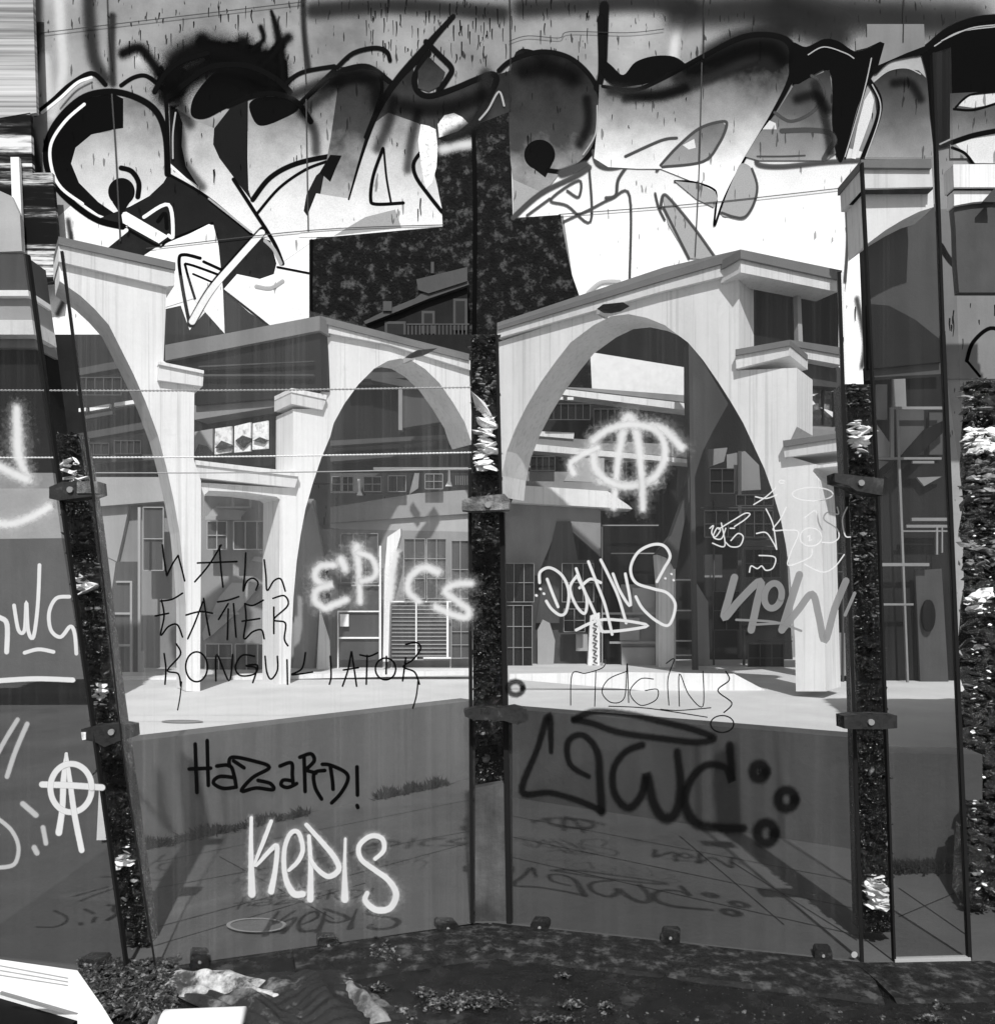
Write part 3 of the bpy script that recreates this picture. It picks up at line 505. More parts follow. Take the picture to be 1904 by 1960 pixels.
polys('rail', [t('a1', rect(1230, 935, 1425, 946)), t('a1', rect(1170, 990, 1370, 1012)), t('a1', rect(1320, 880, 1330, 940)), t('a1', rect(1420, 880, 1432, 940)), t('a1', rect(1160, 1880, 1530, 1895)), t('a1', rect(1480, 1190, 1545, 1204)), t('a1', rect(1160, 1540, 1360, 1552))], B1, .2, .05, M['lite'], la)
# behind the right arch
LI = flat(19.2)
poly('inner_wall', t('b1', [(400, 262), (640, 255), (720, 440), (400, 490)]), LI, 0, .3, M['dim'], la)
poly('inner_post', t('b1', rect(388, 262, 410, 500)), LI, .1, .3, M['mid'], la)
polys('inner_beam', [t('b1', [(250, 180), (450, 220), (600, 250), (590, 270), (460, 262), (230, 215)]), t('b1', [(0, 560), (780, 520), (780, 540), (0, 590)]), t('b1', [(0, 650), (780, 600), (790, 620), (0, 680)]), t('b1', [(100, 170), (560, 170), (560, 200), (100, 210)])], LI, .15, .3, M['dim'], la)
poly('handrail', t('b1', rect(245, 712, 785, 726)), LI, .5, .06, M['white'], la)
polys('gallery_windows', [t('b1', rect(0, 745, 790, 860))], LI, .1, .1, M['dim'], la)
polys('window_light', [t('b1', [(480, 745), (506, 745), (500, 830), (450, 865)]), t('b1', [(155, 780), (170, 780), (172, 845), (185, 872), (150, 872), (160, 845)]), t('b1', [(672, 726), (682, 726), (684, 790), (694, 820), (655, 820), (670, 790)])], LI, .3, .05, M['white'], la)
polys('balustrade', [t('b1', rect(x, 760, x+6, 812)) for x in range(712, 790, 13)], LI, .3, .05, M['lite'], la)
poly('floor_beam', t('b1', [(0, 940), (500, 860), (790, 840), (795, 975), (0, 1030)]), LI, .4, .5, M['mid'], la)
poly('floor_beam', t('b1', [(0, 1030), (795, 975), (800, 1100), (640, 1110), (0, 1060)]), LI, .3, .5, M['lite'], la)
poly('shop_wall', t('b1', [(-190, 1060), (800, 1080), (815, 1900), (-190, 1930)]), flat(18.9), 0, .3, M['mid'], la)
poly('arch_back_leg', t('a1', [(1780, 900), (1840, 1200), (1810, 1600), (1780, 1949), (1670, 1949), (1680, 1400), (1720, 1050)]), flat(18.4), 0, .2, M['mid'], la)
poly('shop_column', t('b1', [(325, 1110), (400, 1060), (400, 1100), (345, 1300), (330, 1820), (300, 1820), (310, 1300)]), flat(18.2), 0, .3, M['conc'], la)
sh = poly('roller_shutter', t('b1', rect(345, 1480, 680, 1810)), flat(18.5), 0, .05, M['dim'], la)
polys('slat', [t('b1', rect(350, y, 675, y+4)) for y in range(1500, 1810, 22)], flat(18.5), .03, .03, M['lite'], sh)
polys('frame', [t('b1', rect(340, 1474, 690, 1482)), t('b1', rect(485, 1480, 493, 1810)), t('b1', rect(662, 1480, 674, 1800)), t('b1', rect(530, 1795, 750, 1804))], flat(18.5), .08, .03, M['white'], sh)
sd = poly('shop_door', t('b1', rect(45, 1380, 285, 1810)), flat(18.5), 0, .05, M['dim'], la)
polys('frame', [t('b1', rect(45, 1680, 285, 1690)), t('b1', rect(45, 1530, 285, 1538)), t('b1', rect(120, 1382, 285, 1390)), t('b1', rect(278, 1160, 290, 1810)), t('b1', rect(40, 1530, 47, 1900))], flat(18.5), .06, .04, M['white'], sd)
poly('notice', t('b1', rect(55, 1550, 105, 1620)), flat(18.5), .1, .01, M['white'], sd)
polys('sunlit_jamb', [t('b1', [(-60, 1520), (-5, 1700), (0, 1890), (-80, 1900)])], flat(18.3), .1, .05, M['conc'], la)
poly('step', [(200, 1300), (905, 1283), (905, 1292), (205, 1308)], flat(15.8), 0, .5, M['conc_cap'], la)

# ================================================================== RIGHT ARCADE
RA = PL(950, 16.8, 1520, 13.0); RS = PL(1420, 13.4, 1650, 14.6); RB = flat(20.0)
ra = thing('arcade_building', (3, 15, 0), 'pale concrete arcade with one huge parabolic arch seen through the right glass panel', 'arcade')
RARCH = t('c1', [(770, 1990), (765, 1700), (752, 1500), (735, 1300), (712, 1150), (682, 1000), (640, 860), (590, 720), (530, 590), (470, 460), (400, 340), (330, 230), (240, 100), (155, 0)])+[(1296, 640), (1272, 622), (1237, 608), (1203, 601), (1170, 605), (1136, 622), (1092, 655)]+t('b1', [(1290, 100), (1200, 225), (1120, 360), (1055, 490), (1005, 620), (975, 760), (963, 880)])
poly('arch_wall', [(952, 655)]+t('b0', [(1904, 1640)])+t('c0', [(445, 1545)])+[(1414, 690)]+t('c1', [(430, 160), (775, 145), (775, 480), (700, 640), (900, 700), (1050, 680), (1060, 700), (875, 718), (865, 735), (900, 785), (915, 1000), (930, 1600), (942, 1990)])+RARCH, RA, 0, .9, M['conc'], ra)
poly('fascia', t('b0', [(950, 1880), (1904, 1600)])+t('c0', [(455, 1470), (455, 1548), (0, 1660)])+t('b0', [(950, 1925)]), RA, .10, 1.0, M['conc_cap'], ra)
poly('flashing', t('b0', [(950, 1838), (1290, 1725), (1904, 1520)])+t('c0', [(455, 1420), (455, 1470), (0, 1600)])+t('b0', [(950, 1880)]), RA, .14, 1.0, M['conc_roof'], ra)
poly('fascia', t('c0', [(455, 1470), (1008, 1592), (1008, 1662), (455, 1550)]), RS, .1, .5, M['conc_cap'], ra)
poly('flashing', t('c0', [(455, 1420), (1035, 1540), (1012, 1592), (455, 1470)]), RS, .15, .5, M['conc_roof'], ra)
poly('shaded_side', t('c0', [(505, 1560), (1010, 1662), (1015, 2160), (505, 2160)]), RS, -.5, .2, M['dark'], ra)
poly('soffit_post', t('c0', [(775, 1600), (795, 1600), (810, 1960), (785, 1960)]), RS, -.3, .1, M['lite'], ra)
poly('capital', t('c1', [(425, 75), (735, 18), (735, 75), (430, 150)]), RA, .10, 1.0, M['conc_cap'], ra)
poly('capital', t('c1', [(735, 18), (1035, 72), (1035, 130), (735, 75)]), RS, .10, .5, M['conc_cap'], ra)
poly('flashing', t('c1', [(425, 40), (735, -15), (735, 18), (425, 75)]), RA, .14, 1.0, M['conc_roof'], ra)
poly('flashing', t('c1', [(735, -15), (1032, 30), (1034, 72), (735, 18)]), RS, .14, .5, M['conc_roof'], ra)
poly('side_beam', t('c1', [(735, 100), (1035, 145), (1035, 260), (780, 240)]), RS, -.1, .3, M['dim'], ra)
poly('side_wall', t('c1', [(775, 480), (1045, 510), (1050, 560), (735, 560)]), RS, .0, .3, M['mid'], ra)
wv = poly('window', t('c1', [(788, 250), (990, 285), (995, 480), (790, 470)]), RS, -.3, .05, M['rock_grey'], ra)
polys('window_rubble', [t('c1', [(800, 330), (850, 310), (880, 350), (830, 380)]), t('c1', [(910, 370), (990, 400), (990, 435)]), t('c1', [(795, 300), (900, 290), (860, 310)])], RS, -.2, .04, M['white'], wv)
polys('window_rubble', [t('c1', [(800, 440), (900, 380), (985, 440), (985, 475), (800, 470)])], RS, -.22, .04, M['rock'], wv)
polys('mullion', [t('c1', rect(985, 280, 1000, 480)), t('c1', rect(840, 250, 846, 470)), t('c1', rect(925, 270, 931, 470))], RS, -.18, .05, M['edge'], wv)
poly('capital', t('c1', [(700, 595), (1055, 540), (1060, 612), (705, 655)]), RA, .10, 1.0, M['conc_cap'], ra)
poly('flashing', t('c1', [(695, 560), (1050, 512), (1055, 540), (698, 596)]), RA, .14, 1.0, M['conc_roof'], ra)
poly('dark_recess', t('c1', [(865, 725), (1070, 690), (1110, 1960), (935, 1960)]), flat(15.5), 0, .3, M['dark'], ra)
polys('frame', [t('c1', rect(1035, 900, 1045, 1940)), t('c1', rect(915, 1200, 1100, 1208)), t('c1', rect(930, 1305, 1100, 1311))], flat(15.4), .05, .05, M['dim'], ra)
poly('recess_wall', t('c1', [(940, 1650), (1105, 1660), (1110, 1900), (945, 1900)]), flat(15.4), 0, .05, M['mid'], ra)
# inside the big arch
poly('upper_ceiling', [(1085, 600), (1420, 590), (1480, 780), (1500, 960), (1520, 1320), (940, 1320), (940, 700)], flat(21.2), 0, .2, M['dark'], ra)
poly('bright_wall', t('b1', [(1478, 55), (2065, 150), (2065, 305), (1490, 262)]), RB, .1, .2, M['white'], ra)
poly('dark_reveal', t('b1', [(1350, 50), (1480, 55), (1490, 262), (1240, 235), (1260, 180)]), RB, .1, .2, M['wall_dark'], ra)
poly('roof_slab', t('b1', [(1490, 262), (2065, 305), (2065, 345), (1250, 250)]), RB, .2, .3, M['mid'], ra)
poly('roof_slab', t('b1', [(1190, 250), (2065, 352), (2065, 392), (1188, 282)]), RB, .3, .5, M['conc'], ra)
polys('gallery_slab', [t('b1', [(1150, 505), (1390, 515), (1385, 550), (1140, 530)]), t('b1', [(1060, 570), (1904, 650), (2060, 670), (2060, 690), (1050, 610)])], RB, .3, .5, M['conc_cap'], ra)
poly('gallery_slab', t('b1', [(1080, 530), (2060, 590), (2060, 660), (1060, 570)]), RB, .25, .4, M['mid'], ra)
polys('gallery_light', [t('b1', rect(1135, 703, 1275, 714)), t('b1', rect(1290, 310, 1325, 326)), t('b1', rect(1350, 312, 1385, 328))], RB, .5, .06, M['white'], ra)
poly('gallery_rail', t('b1', [(1100, 735), (1500, 740), (1500, 800), (1080, 790)]), RB, .3, .1, M['mid'], ra)
poly('gallery_panel', t('b1', [(1410, 660), (1560, 660), (1560, 800), (1330, 790)]), RB, .35, .1, M['lite'], ra)
poly('floor_beam', t('b1', [(1090, 790), (1600, 800), (1660, 850), (1090, 820)]), RB, .5, .6, M['mid'], ra)
poly('floor_beam', t('b1', [(1080, 815), (1580, 848), (1700, 930), (1720, 950), (1030, 912)]), RB, .6, .7, M['conc'], ra)
poly('underside', t('b1', [(975, 915), (1540, 950), (1540, 1220), (1310, 1020), (1180, 1330), (985, 1300)]), RB, .3, .2, M['mid'], ra)
poly('buttress', t('b1', [(1290, 1020), (1370, 1020), (1420, 1300), (1440, 1600), (1170, 1600), (1200, 1400)]), RB, .35, .2, M['dim'], ra)
poly('lower_wall', t('b1', [(970, 1240), (1500, 1240), (1540, 1870), (970, 1880)]), RB, .2, .1, M['dim'], ra)
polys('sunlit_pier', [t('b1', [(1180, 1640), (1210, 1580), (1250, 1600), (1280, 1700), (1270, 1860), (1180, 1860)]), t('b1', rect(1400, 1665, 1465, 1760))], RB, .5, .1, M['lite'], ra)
poly('window', t('b1', [(1545, 1050), (1850, 1020), (1855, 1850), (1575, 1850)]), RB, .4, .1, M['black'], ra)
poly('curtain', t('b1', rect(1655, 1380, 1865, 1870)), RB, .55, .06, M['mid'], ra)
polys('curtain', [t('b1', rect(1720, 1400, 1850, 1540)), t('b1', rect(1650, 1570, 1760, 1700)), t('b1', rect(1660, 1740, 1850, 1860))], RB, .65, .05, M['lite'], ra)
polys('window_bar', [t('b1', rect(1550, 1540, 1870, 1552)), t('b1', rect(1590, 1706, 1870, 1718)), t('b1', rect(1550, 1040, 1870, 1046)), t('b1', rect(1600, 1200, 1850, 1206)), t('b1', rect(1545, 1050, 1552, 1870))], RB, .8, .05, M['frame'], ra)
wr = poly('white_pillar', t('b1', [(1480, 1560), (1535, 1540), (1535, 1870), (1465, 1870)]), RB, .7, .2, M['conc'], ra)
strokes('scrawl', [(t('b1', [(1495, y), (1515, y+8), (1500, y+22), (1520, y+34)]), 3) for y in range(1585, 1850, 42)], RB, .72, M['sp_grey'], ra, 'row of small scrawled letters down the white pillar')
poly('inner_column', t('c1', [(-25, 1210), (0, 1210), (55, 1245), (84, 1280), (74, 1900), (-10, 1900), (-10, 1400)]), RB, 1.2, .4, M['conc'], ra)
poly('inner_arch_leg', t('c1', [(155, 0), (240, 110), (385, 350), (300, 500), (240, 620), (195, 760), (150, 950), (110, 1150), (90, 1290), (60, 1230), (-20, 1200), (60, 1100), (130, 900), (175, 700), (155, 300)]), flat(18.5), 0, .4, M['dim'], ra)
polys('slim_post', [t('c1', [(158, 0), (178, 0), (215, 1900), (185, 1900)])], flat(18.0), 0, .1, M['dim'], ra)
polys('ladder_frame', [t('c1', rect(84, y, 186, y+8)) for y in (1350, 1525, 1698, 1780)]+[t('c1', rect(78, 1350, 86, 1890)), t('c1', rect(180, 1350, 188, 1890))], flat(18.2), 0, .05, M['lite'], ra)
polys('gallery_panel', [t('c1', [(270, 610), (380, 600), (360, 680), (275, 710)]), t('c1', [(375, 640), (480, 620), (560, 700), (570, 840), (380, 850)]), t('c1', rect(250, 1210, 350, 1340))], RB, .4, .1, M['mid'], ra)
poly('gallery_panel', t('c1', [(190, 1350), (270, 1480), (280, 1850), (200, 1850)]), RB, .9, .1, M['mid'], ra)
polys('window_bar', [t('c1', rect(460, 1118, 660, 1126)), t('c1', rect(460, 1160, 660, 1166)), t('c1', rect(440, 620, 460, 1800)), t('c1', rect(300, 900, 308, 1860)), t('c1', rect(560, 1700, 750, 1708)), t('c1', rect(230, 940, 640, 946)), t('c1', rect(470, 1640, 482, 1880))], RB, .7, .06, M['dim'], ra)
poly('paving_kerb', t('c1', [(-200, 1880), (420, 1890), (700, 2040), (760, 2060), (300, 2020), (-860, 1920), (-860, 1890)]), flat(13.9), 0, .02, M['conc'], ra)

def grid_window(parent, tile, x0, y0, x1, y1, nx, ny, pl, bar='frame', pm='winglass', w_=5):
    wn = poly('window', t(tile, rect(x0, y0, x1, y1)), pl, .10, .06, M[pm], parent)
    bm = bmesh.new()
    for i in range(nx+1):
        x = x0+(x1-x0)*i/nx; add_poly(bm, t(tile, rect(x-w_/2, y0, x+w_/2, y1)), pl, .14, .04)
    for j in range(ny+1):
        y = y0+(y1-y0)*j/ny; add_poly(bm, t(tile, rect(x0, y-w_/2, x1, y+w_/2)), pl, .145, .05)
    obj('window_frame', bm, M[bar], wn)
for q in ((445, 575, 620, 640, 4, 1), (650, 560, 800, 635, 4, 1), (440, 200, 690, 300, 5, 1)): grid_window(la, 'a1', *q, flat(18.4), 'dim', 'dark')
for q in ((815, 940, 930, 1300, 1, 2), (1180, 1020, 1290, 1180, 2, 2), (1330, 1020, 1530, 1180, 3, 1), (1170, 1720, 1320, 1880, 2, 2), (1340, 1720, 1530, 1880, 3, 1)): grid_window(la, 'a1', *q, flat(18.2), 'lite', 'dim')
for q in ((10, 765, 60, 850, 1, 2), (70, 765, 130, 850, 2, 2), (190, 765, 290, 850, 2, 2), (330, 760, 430, 850, 2, 1), (540, 750, 640, 835, 2, 2)): grid_window(la, 'b1', *q, flat(18.7), 'mid', 'dark', 4)
for q in ((420, 1120, 540, 1460, 2, 3), (550, 1120, 660, 1460, 2, 3), (690, 1130, 790, 1460, 2, 2), (690, 1500, 800, 1800, 2, 4), (60, 1090, 270, 1370, 3, 2)): grid_window(la, 'b1', *q, flat(18.5), 'mid', 'dim', 4)
for q in ((1230, 350, 1480, 440, 6, 1), (1500, 380, 1700, 480, 5, 1), (1140, 650, 1280, 730, 4, 1), (1580, 680, 1900, 800, 6, 1)): grid_window(ra, 'b1', *q, flat(19.6), 'dim', 'black', 4)
for q in ((990, 1260, 1160, 1480, 3, 2), (990, 1500, 1150, 1860, 3, 3), (1320, 1260, 1500, 1480, 3, 2), (1330, 1520, 1450, 1650, 2, 2)): grid_window(ra, 'b1', *q, flat(19.3), 'mid', 'dark', 4)
for q in ((250, 960, 450, 1110, 3, 2), (480, 960, 640, 1110, 3, 2), (480, 1180, 680, 1340, 4, 2), (300, 1420, 450, 1640, 2, 2), (500, 1720, 700, 1880, 3, 2), (280, 720, 420, 860, 2, 2), (430, 870, 640, 930, 4, 1)): grid_window(ra, 'c1', *q, flat(19.0), 'dim', 'black', 4)

# ================================================================== FAR RIGHT ARCADE
FR = PL(1650, 13.2, 1800, 13.2); FB = flat(15.6)
fr = thing('arcade_building', (8, 14, 0), 'narrow slice of pale arcade roof and curved arch seen through the narrow right-hand glass panel', 'arcade')
poly('fascia', [(1648, 320), (1783, 320), (1785, 357), (1650, 360)], FR, .2, .8, M['conc_cap'], fr)
poly('flashing', [(1648, 305), (1782, 303), (1783, 321), (1648, 320)], FR, .26, .9, M['conc_roof'], fr)
poly('fascia_groove', [(1650, 358), (1785, 355), (1785, 362), (1650, 363)], FR, .15, .5, M['black'], fr)
poly('arch_wall', [(1650, 362), (1785, 362)]+t('c0', [(1555, 1178), (1470, 1205), (1380, 1250), (1280, 1310), (1200, 1370), (1160, 1400)]), FR, 0, .6, M['conc'], fr)
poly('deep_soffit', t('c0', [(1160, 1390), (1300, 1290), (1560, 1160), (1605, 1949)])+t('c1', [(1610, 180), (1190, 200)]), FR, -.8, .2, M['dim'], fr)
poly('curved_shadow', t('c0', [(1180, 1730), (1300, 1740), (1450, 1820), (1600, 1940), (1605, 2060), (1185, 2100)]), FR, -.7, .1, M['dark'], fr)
poly('glazed_front', [(1660, 700), (1806, 700), (1836, 1325), (1690, 1325)], FB, 0, .2, M['dark'], fr)
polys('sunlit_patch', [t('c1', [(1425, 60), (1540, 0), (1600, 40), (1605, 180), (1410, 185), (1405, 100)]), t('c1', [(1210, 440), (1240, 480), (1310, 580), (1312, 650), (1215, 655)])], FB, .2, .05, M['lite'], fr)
polys('wall_panel', [t('c1', [(1320, 160), (1390, 120), (1400, 370), (1320, 370)]), t('c1', [(1215, 670), (1300, 680), (1225, 740)]), t('c1', [(1460, 770), (1600, 765), (1500, 820)]), t('c1', rect(1230, 240, 1290, 440))], FB, .15, .05, M['mid'], fr)
polys('window_pane', [t('c1', rect(1345, 385, 1500, 640)), t('c1', rect(1530, 400, 1605, 640))], FB, .12, .05, M['dim'], fr)
polys('diagonal_beam', [t('c1', [(1270, 760), (1500, 500), (1620, 440), (1625, 500), (1380, 720), (1290, 775)])], FB, .3, .05, M['black'], fr)
polys('window_frame', [t('c1', rect(1315, 366, 1615, 382)), t('c1', [(1340, 380), (1355, 380), (1415, 1949), (1405, 1949)]), t('c1', rect(1215, 655, 1600, 668)), t('c1', rect(1435, 676, 1558, 690)), t('c1', rect(1430, 1000, 1640, 1018)), t('c1', rect(1400, 1040, 1645, 1056)), t('c1', rect(1370, 1072, 1645, 1080)),
   t('c1', rect(1245, 1258, 1530, 1276)), t('c1', rect(1250, 1488, 1440, 1500)), t('c1', rect(1570, 1050, 1580, 1210)), t('c1', rect(1600, 1050, 1608, 1200)), t('c1', rect(1310, 370, 1330, 660))], FB, .35, .05, M['mid'], fr)
poly('door_leaf', t('c1', [(1450, 1300), (1600, 1290), (1640, 1949), (1480, 1949)]), FB, .2, .05, M['dim'], fr)
poly('oval_vent', t('c1', ell(1528, 1558, 38, 92, 18)[:-1]), FB, .3, .06, M['black'], fr)
fr2 = thing('roof_fragment', (12, 19, 0), 'grey boarded roof end with pale fascia at the right edge of the photo', 'canopy')
F2 = flat(19.0)
poly('board', t('c0', [(1668, 1170), (1850, 1150), (2300, 1150), (2300, 1665), (1700, 1665), (1686, 1500), (1680, 1300)]), F2, 0, .2, M['dim'], fr2)
poly('fascia', t('c0', [(1665, 935), (2300, 930), (2300, 1065), (1670, 1065)]), F2, .2, .4, M['conc_cap'], fr2)
poly('groove', t('c0', [(1670, 1065), (2300, 1065), (2300, 1082), (1670, 1082)]), F2, .12, .3, M['black'], fr2)
poly('spandrel', t('c0', [(1670, 1082), (2300, 1082), (2300, 1200), (1900, 1140), (1780, 1150), (1672, 1170)]), F2, .1, .3, M['conc'], fr2)
poly('hanging_bracket', t('c0', [(1835, 1148), (1904, 1070), (1910, 1150)]), F2, .3, .1, M['dim'], fr2)

# far left covered walk seen through the leaning left-hand panel
LL = flat(12.0)
lw = thing('covered_walk', (-8, 12, 0), 'stacked dark and pale beams of a covered walk behind the leaning leftmost panel', 'building')
for y0, y1, mt, of in ((486, 555, 'dim', 0), (555, 566, 'white', .2), (566, 612, 'lite', .1), (612, 640, 'conc_cap', .3), (640, 665, 'mid', .1), (665, 905, 'dark', 0), (905, 935, 'mid', .15), (935, 1034, 'lite', .3)):
    poly('beam', [(-160, y0), (45+(y0-490)*.135, y0), (45+(y1-490)*.135, y1), (-160, y1)], LL, of, .6, M[mt], lw)
poly('plinth_wall', [(-200, 1034), (118, 1030), (160, 1300), (-200, 1310)], LL, .35, .6, M['lowwall'], lw)
poly('post', [(-160, 500), (-60, 500), (-60, 1300), (-160, 1300)], LL, .4, .4, M['conc_grey'], lw)

# ================================================================== LOW WALLS with weeds
def low_wall(a, b, h, label, thick=.22, mat='lowwall'):
    r = thing('low_wall', ((a.x+b.x)/2, (a.y+b.y)/2, 0), label, 'wall', 'low rendered walls behind the glass panels')
    u = (b-a).normalized(); n = Vector((-u.y, u.x, 0))
    bm = bmesh.new(); v = []
    for z in (0, h):
        for p in (a, b, b+n*thick, a+n*thick): v.append(bm.verts.new((p.x, p.y, z)))
    for f in ((0, 3, 2, 1), (4, 5, 6, 7), (0, 1, 5, 4), (1, 2, 6, 5), (2, 3, 7, 6), (3, 0, 4, 7)): bm.faces.new([v[i] for i in f])
    obj('wall_body', bm, M[mat], r); return r
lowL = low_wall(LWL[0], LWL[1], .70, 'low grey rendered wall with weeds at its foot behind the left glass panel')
low_wall(LWR[0], LWR[1], .72, 'low wall darkened by painted shade crossing behind the big right glass panel', mat='lowwall_dark')
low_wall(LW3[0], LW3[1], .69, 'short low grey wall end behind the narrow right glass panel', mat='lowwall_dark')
bmv = bmesh.new(); add_box(bmv, -.1, .1, -.01, .01, -.035, .035)
def weeds(a, b, n, hmax, label):
    bm = bmesh.new(); u = b-a
    for i in range(n):
        s = random.random(); env = .35+.65*abs(math.sin(s*9+n))
        p = a+u*s+Vector((random.gauss(0, .02), -abs(random.gauss(0, .035)), 0)); h = hmax*.75*env*random.uniform(.3, 1)
        w_ = random.uniform(.004, .010); dx = random.gauss(0, .05); dy = random.gauss(0, .03)
        vs = [bm.verts.new((p.x-w_, p.y, 0)), bm.verts.new((p.x+w_, p.y, 0)), bm.verts.new((p.x+dx*.5+w_*.8, p.y+dy*.5, h*.6)), bm.verts.new((p.x+dx, p.y+dy, h))]
        bm.faces.new(vs)
    o = obj('weeds', bm, M['weed']); tag(o, label, 'weeds', kind='stuff')
bmv.free()
def lerp(a, b, s): return a+(b-a)*s
weeds(lerp(LWL[0], LWL[1], .02), lerp(LWL[0], LWL[1], .42), 1500, .13, 'dark ragged weeds at the near foot of the low left wall')
weeds(lerp(LWL[0], LWL[1], .64), lerp(LWL[0], LWL[1], .88), 1100, .15, 'dark weed strip at the far end of the low left wall')
weeds(gnd((1700, 1668)), gnd((1815, 1664)), 1000, .12, 'dark weeds along the short wall behind the narrow right panel')
for c, rx, ry, lb in (((491, 1771), 58, 14, 'round iron manhole cover in the pavement under the white KEPIS tag'), ((349, 1381), 40, 3.0, 'thin round cover on the pale plaza beyond the low left wall')):
    r = thing('manhole_cover', gnd(c), lb, 'manhole')
    bm = bmesh.new(); vs = [bm.verts.new(gnd(p, .016)) for p in ell(c[0], c[1], rx, ry, 28)[:-1]]; bm.faces.new(vs); obj('lid', bm, M['lowwall'] if c[1] > 1500 else M['mid'], r)
    bm = bmesh.new(); e1, e2 = ell(c[0], c[1], rx, ry, 28), ell(c[0], c[1], rx*.87, ry*.84, 28)
    A = [bm.verts.new(gnd(p, .020)) for p in e1[:-1]]; B_ = [bm.verts.new(gnd(p, .020)) for p in e2[:-1]]
    for i in range(28): bm.faces.new((A[i], A[(i+1) % 28], B_[(i+1) % 28], B_[i]))
    obj('rim', bm, M['mid'], r)
# slab joints of the pavement
bm = bmesh.new()
def gline(a, b, wd=.006, z=.007):
    A, B_ = gnd(a, z), gnd(b, z); u = (B_-A).normalized(); n = Vector((-u.y, u.x, 0))*wd/2
    bm.faces.new([bm.verts.new(q) for q in (A-n, B_-n, B_+n, A+n)])
for a, b in (((300, 1650), (905, 1530)), ((300, 1700), (905, 1590)), ((300, 1775), (905, 1612)), ((280, 1815), (700, 1690)), ((970, 1560), (1650, 1690)), ((970, 1600), (1640, 1740)), ((975, 1640), (1640, 1790)), ((1300, 1600), (1500, 1770)), ((1400, 1650), (1640, 1800)), ((1720, 1700), (1850, 1790)), ((1720, 1755), (1850, 1700)), ((420, 1640), (640, 1760))):
    gline(a, b)
tag(obj('pavement_joints', bm, M['lowwall_dark' if False else 'dark']), kind='structure')

# ================================================================== ROPES and RAILS strung behind the panels
def rope(pts3, r, mat, name, label, catg, twist=True):
    bm = bmesh.new(); N = 6; prev = None; tot = len(pts3)
    for i, p in enumerate(pts3):
        rr = r*(1+(.5*math.sin(i*1.9) if twist else 0)); ring = [bm.verts.new((p.x, p.y+rr*math.cos(a*math.tau/N), p.z+rr*math.sin(a*math.tau/N))) for a in range(N)]
        if prev:
            for k in range(N): bm.faces.new((prev[k], prev[(k+1) % N], ring[(k+1) % N], ring[k]))
        prev = ring
    return tag(obj(name, bm, mat, smooth=True), label, catg)
rp = flat(7.8)
def line3(x0, y0, x1, y1, n, pl=rp): return [pl.at((x0+(x1-x0)*i/n, y0+(y1-y0)*i/n+3*math.sin(math.pi*i/n))) for i in range(n+1)]
rope(line3(-20, 747, 902, 741, 420), .008, M['lite'], 'rope', 'upper white twisted rope strung level across the left panels', 'rope')
rope(line3(-20, 876, 902, 866, 460), .0075, M['white'], 'rope', 'lower white twisted rope strung level across the left panels', 'rope')
rope(line3(160, 905, 902, 897, 30), .006, M['lite'], 'rail', 'thin pale steel rail just under the lower twisted rope', 'rail', False)

# ================================================================== GLASS PANELS
STEP = 1.0
GP1 = PL(-60, 3.53, 240, 3.38); GP2 = PL(299, 3.37, 905, 3.87); GP3 = PL(972, 3.87, 1652, 3.46); GP4 = PL(1713, 3.46, 1860, 3.48)
M['tag_white'] = spray('white_tag_paint', .64, .4, .5, .97, .25, .12)
M['tag_whitesoft'] = spray('soft_white_tag_paint', .68, 1.0, .5, .93, .6, .1)
M['tag_halo'] = spray('overspray_mist', .8, 1.0, .6, .13, .9, .03)
M['tag_black'] = spray('black_marker', .002, .35, .5, 1, .1)
M['tag_blacksoft'] = spray('soft_black_tag_paint', .003, .8, .6, .9, .3)
M['tag_grey'] = spray('grey_tag_paint', .22, .2, .5, .93, .1)
M['tag_greysoft'] = spray('soft_grey_tag_paint', .45, .7, .5, .9, .2)
M['tag_pale'] = spray('pale_scratch', .7, .4, .5, .85, .1)
def pane(label, outline, pl, mat, frame_lines):
    b = pl.at(outline[-1])
    r = thing('glass_panel', (b.x, b.y, 0), label, 'glass panel')
    poly('pane', outline, pl, 0, .012, mat, r)
    for a, c, w_ in frame_lines:
        bm = bmesh.new()
        dx, dy = c[0]-a[0], c[1]-a[1]; l = math.hypot(dx, dy); nx, ny = -dy/l*w_/2, dx/l*w_/2
        add_poly(bm, [(a[0]-nx, a[1]-ny), (c[0]-nx, c[1]-ny), (c[0]+nx, c[1]+ny), (a[0]+nx, a[1]+ny)], pl, .004, .02)
        obj('edge_seal', bm, M['edge'], r)
    return r
p1 = pane('leftmost leaning glass panel with white GWG letters and a circled A', [(-80, 486), (50, 486), (72, 600), (128, 1050), (241, 1862), (197, 1862), (196, 1838), (150, 1836), (148, 1858), (-80, 1838)], GP1, M['glassR'], [((50, 486), (128, 1050), 4), ((128, 1050), (241, 1862), 4)])
p2 = pane('wide left glass panel tagged WALL EATER, EPICS, HAZARD and KEPIS', [(115, 462), (612, 600), (898, 680), (904, 1768), (835, 1766), (835, 1789), (654, 1806), (650, 1796), (608, 1798), (608, 1825), (403, 1855), (401, 1828), (363, 1830), (361, 1863), (299, 1865), (240, 1480), (180, 960)], GP2, M['glassL'], [((118, 480), (180, 960), 6), ((180, 960), (240, 1480), 3), ((240, 1480), (299, 1865), 3), ((900, 900), (904, 1768), 5)])
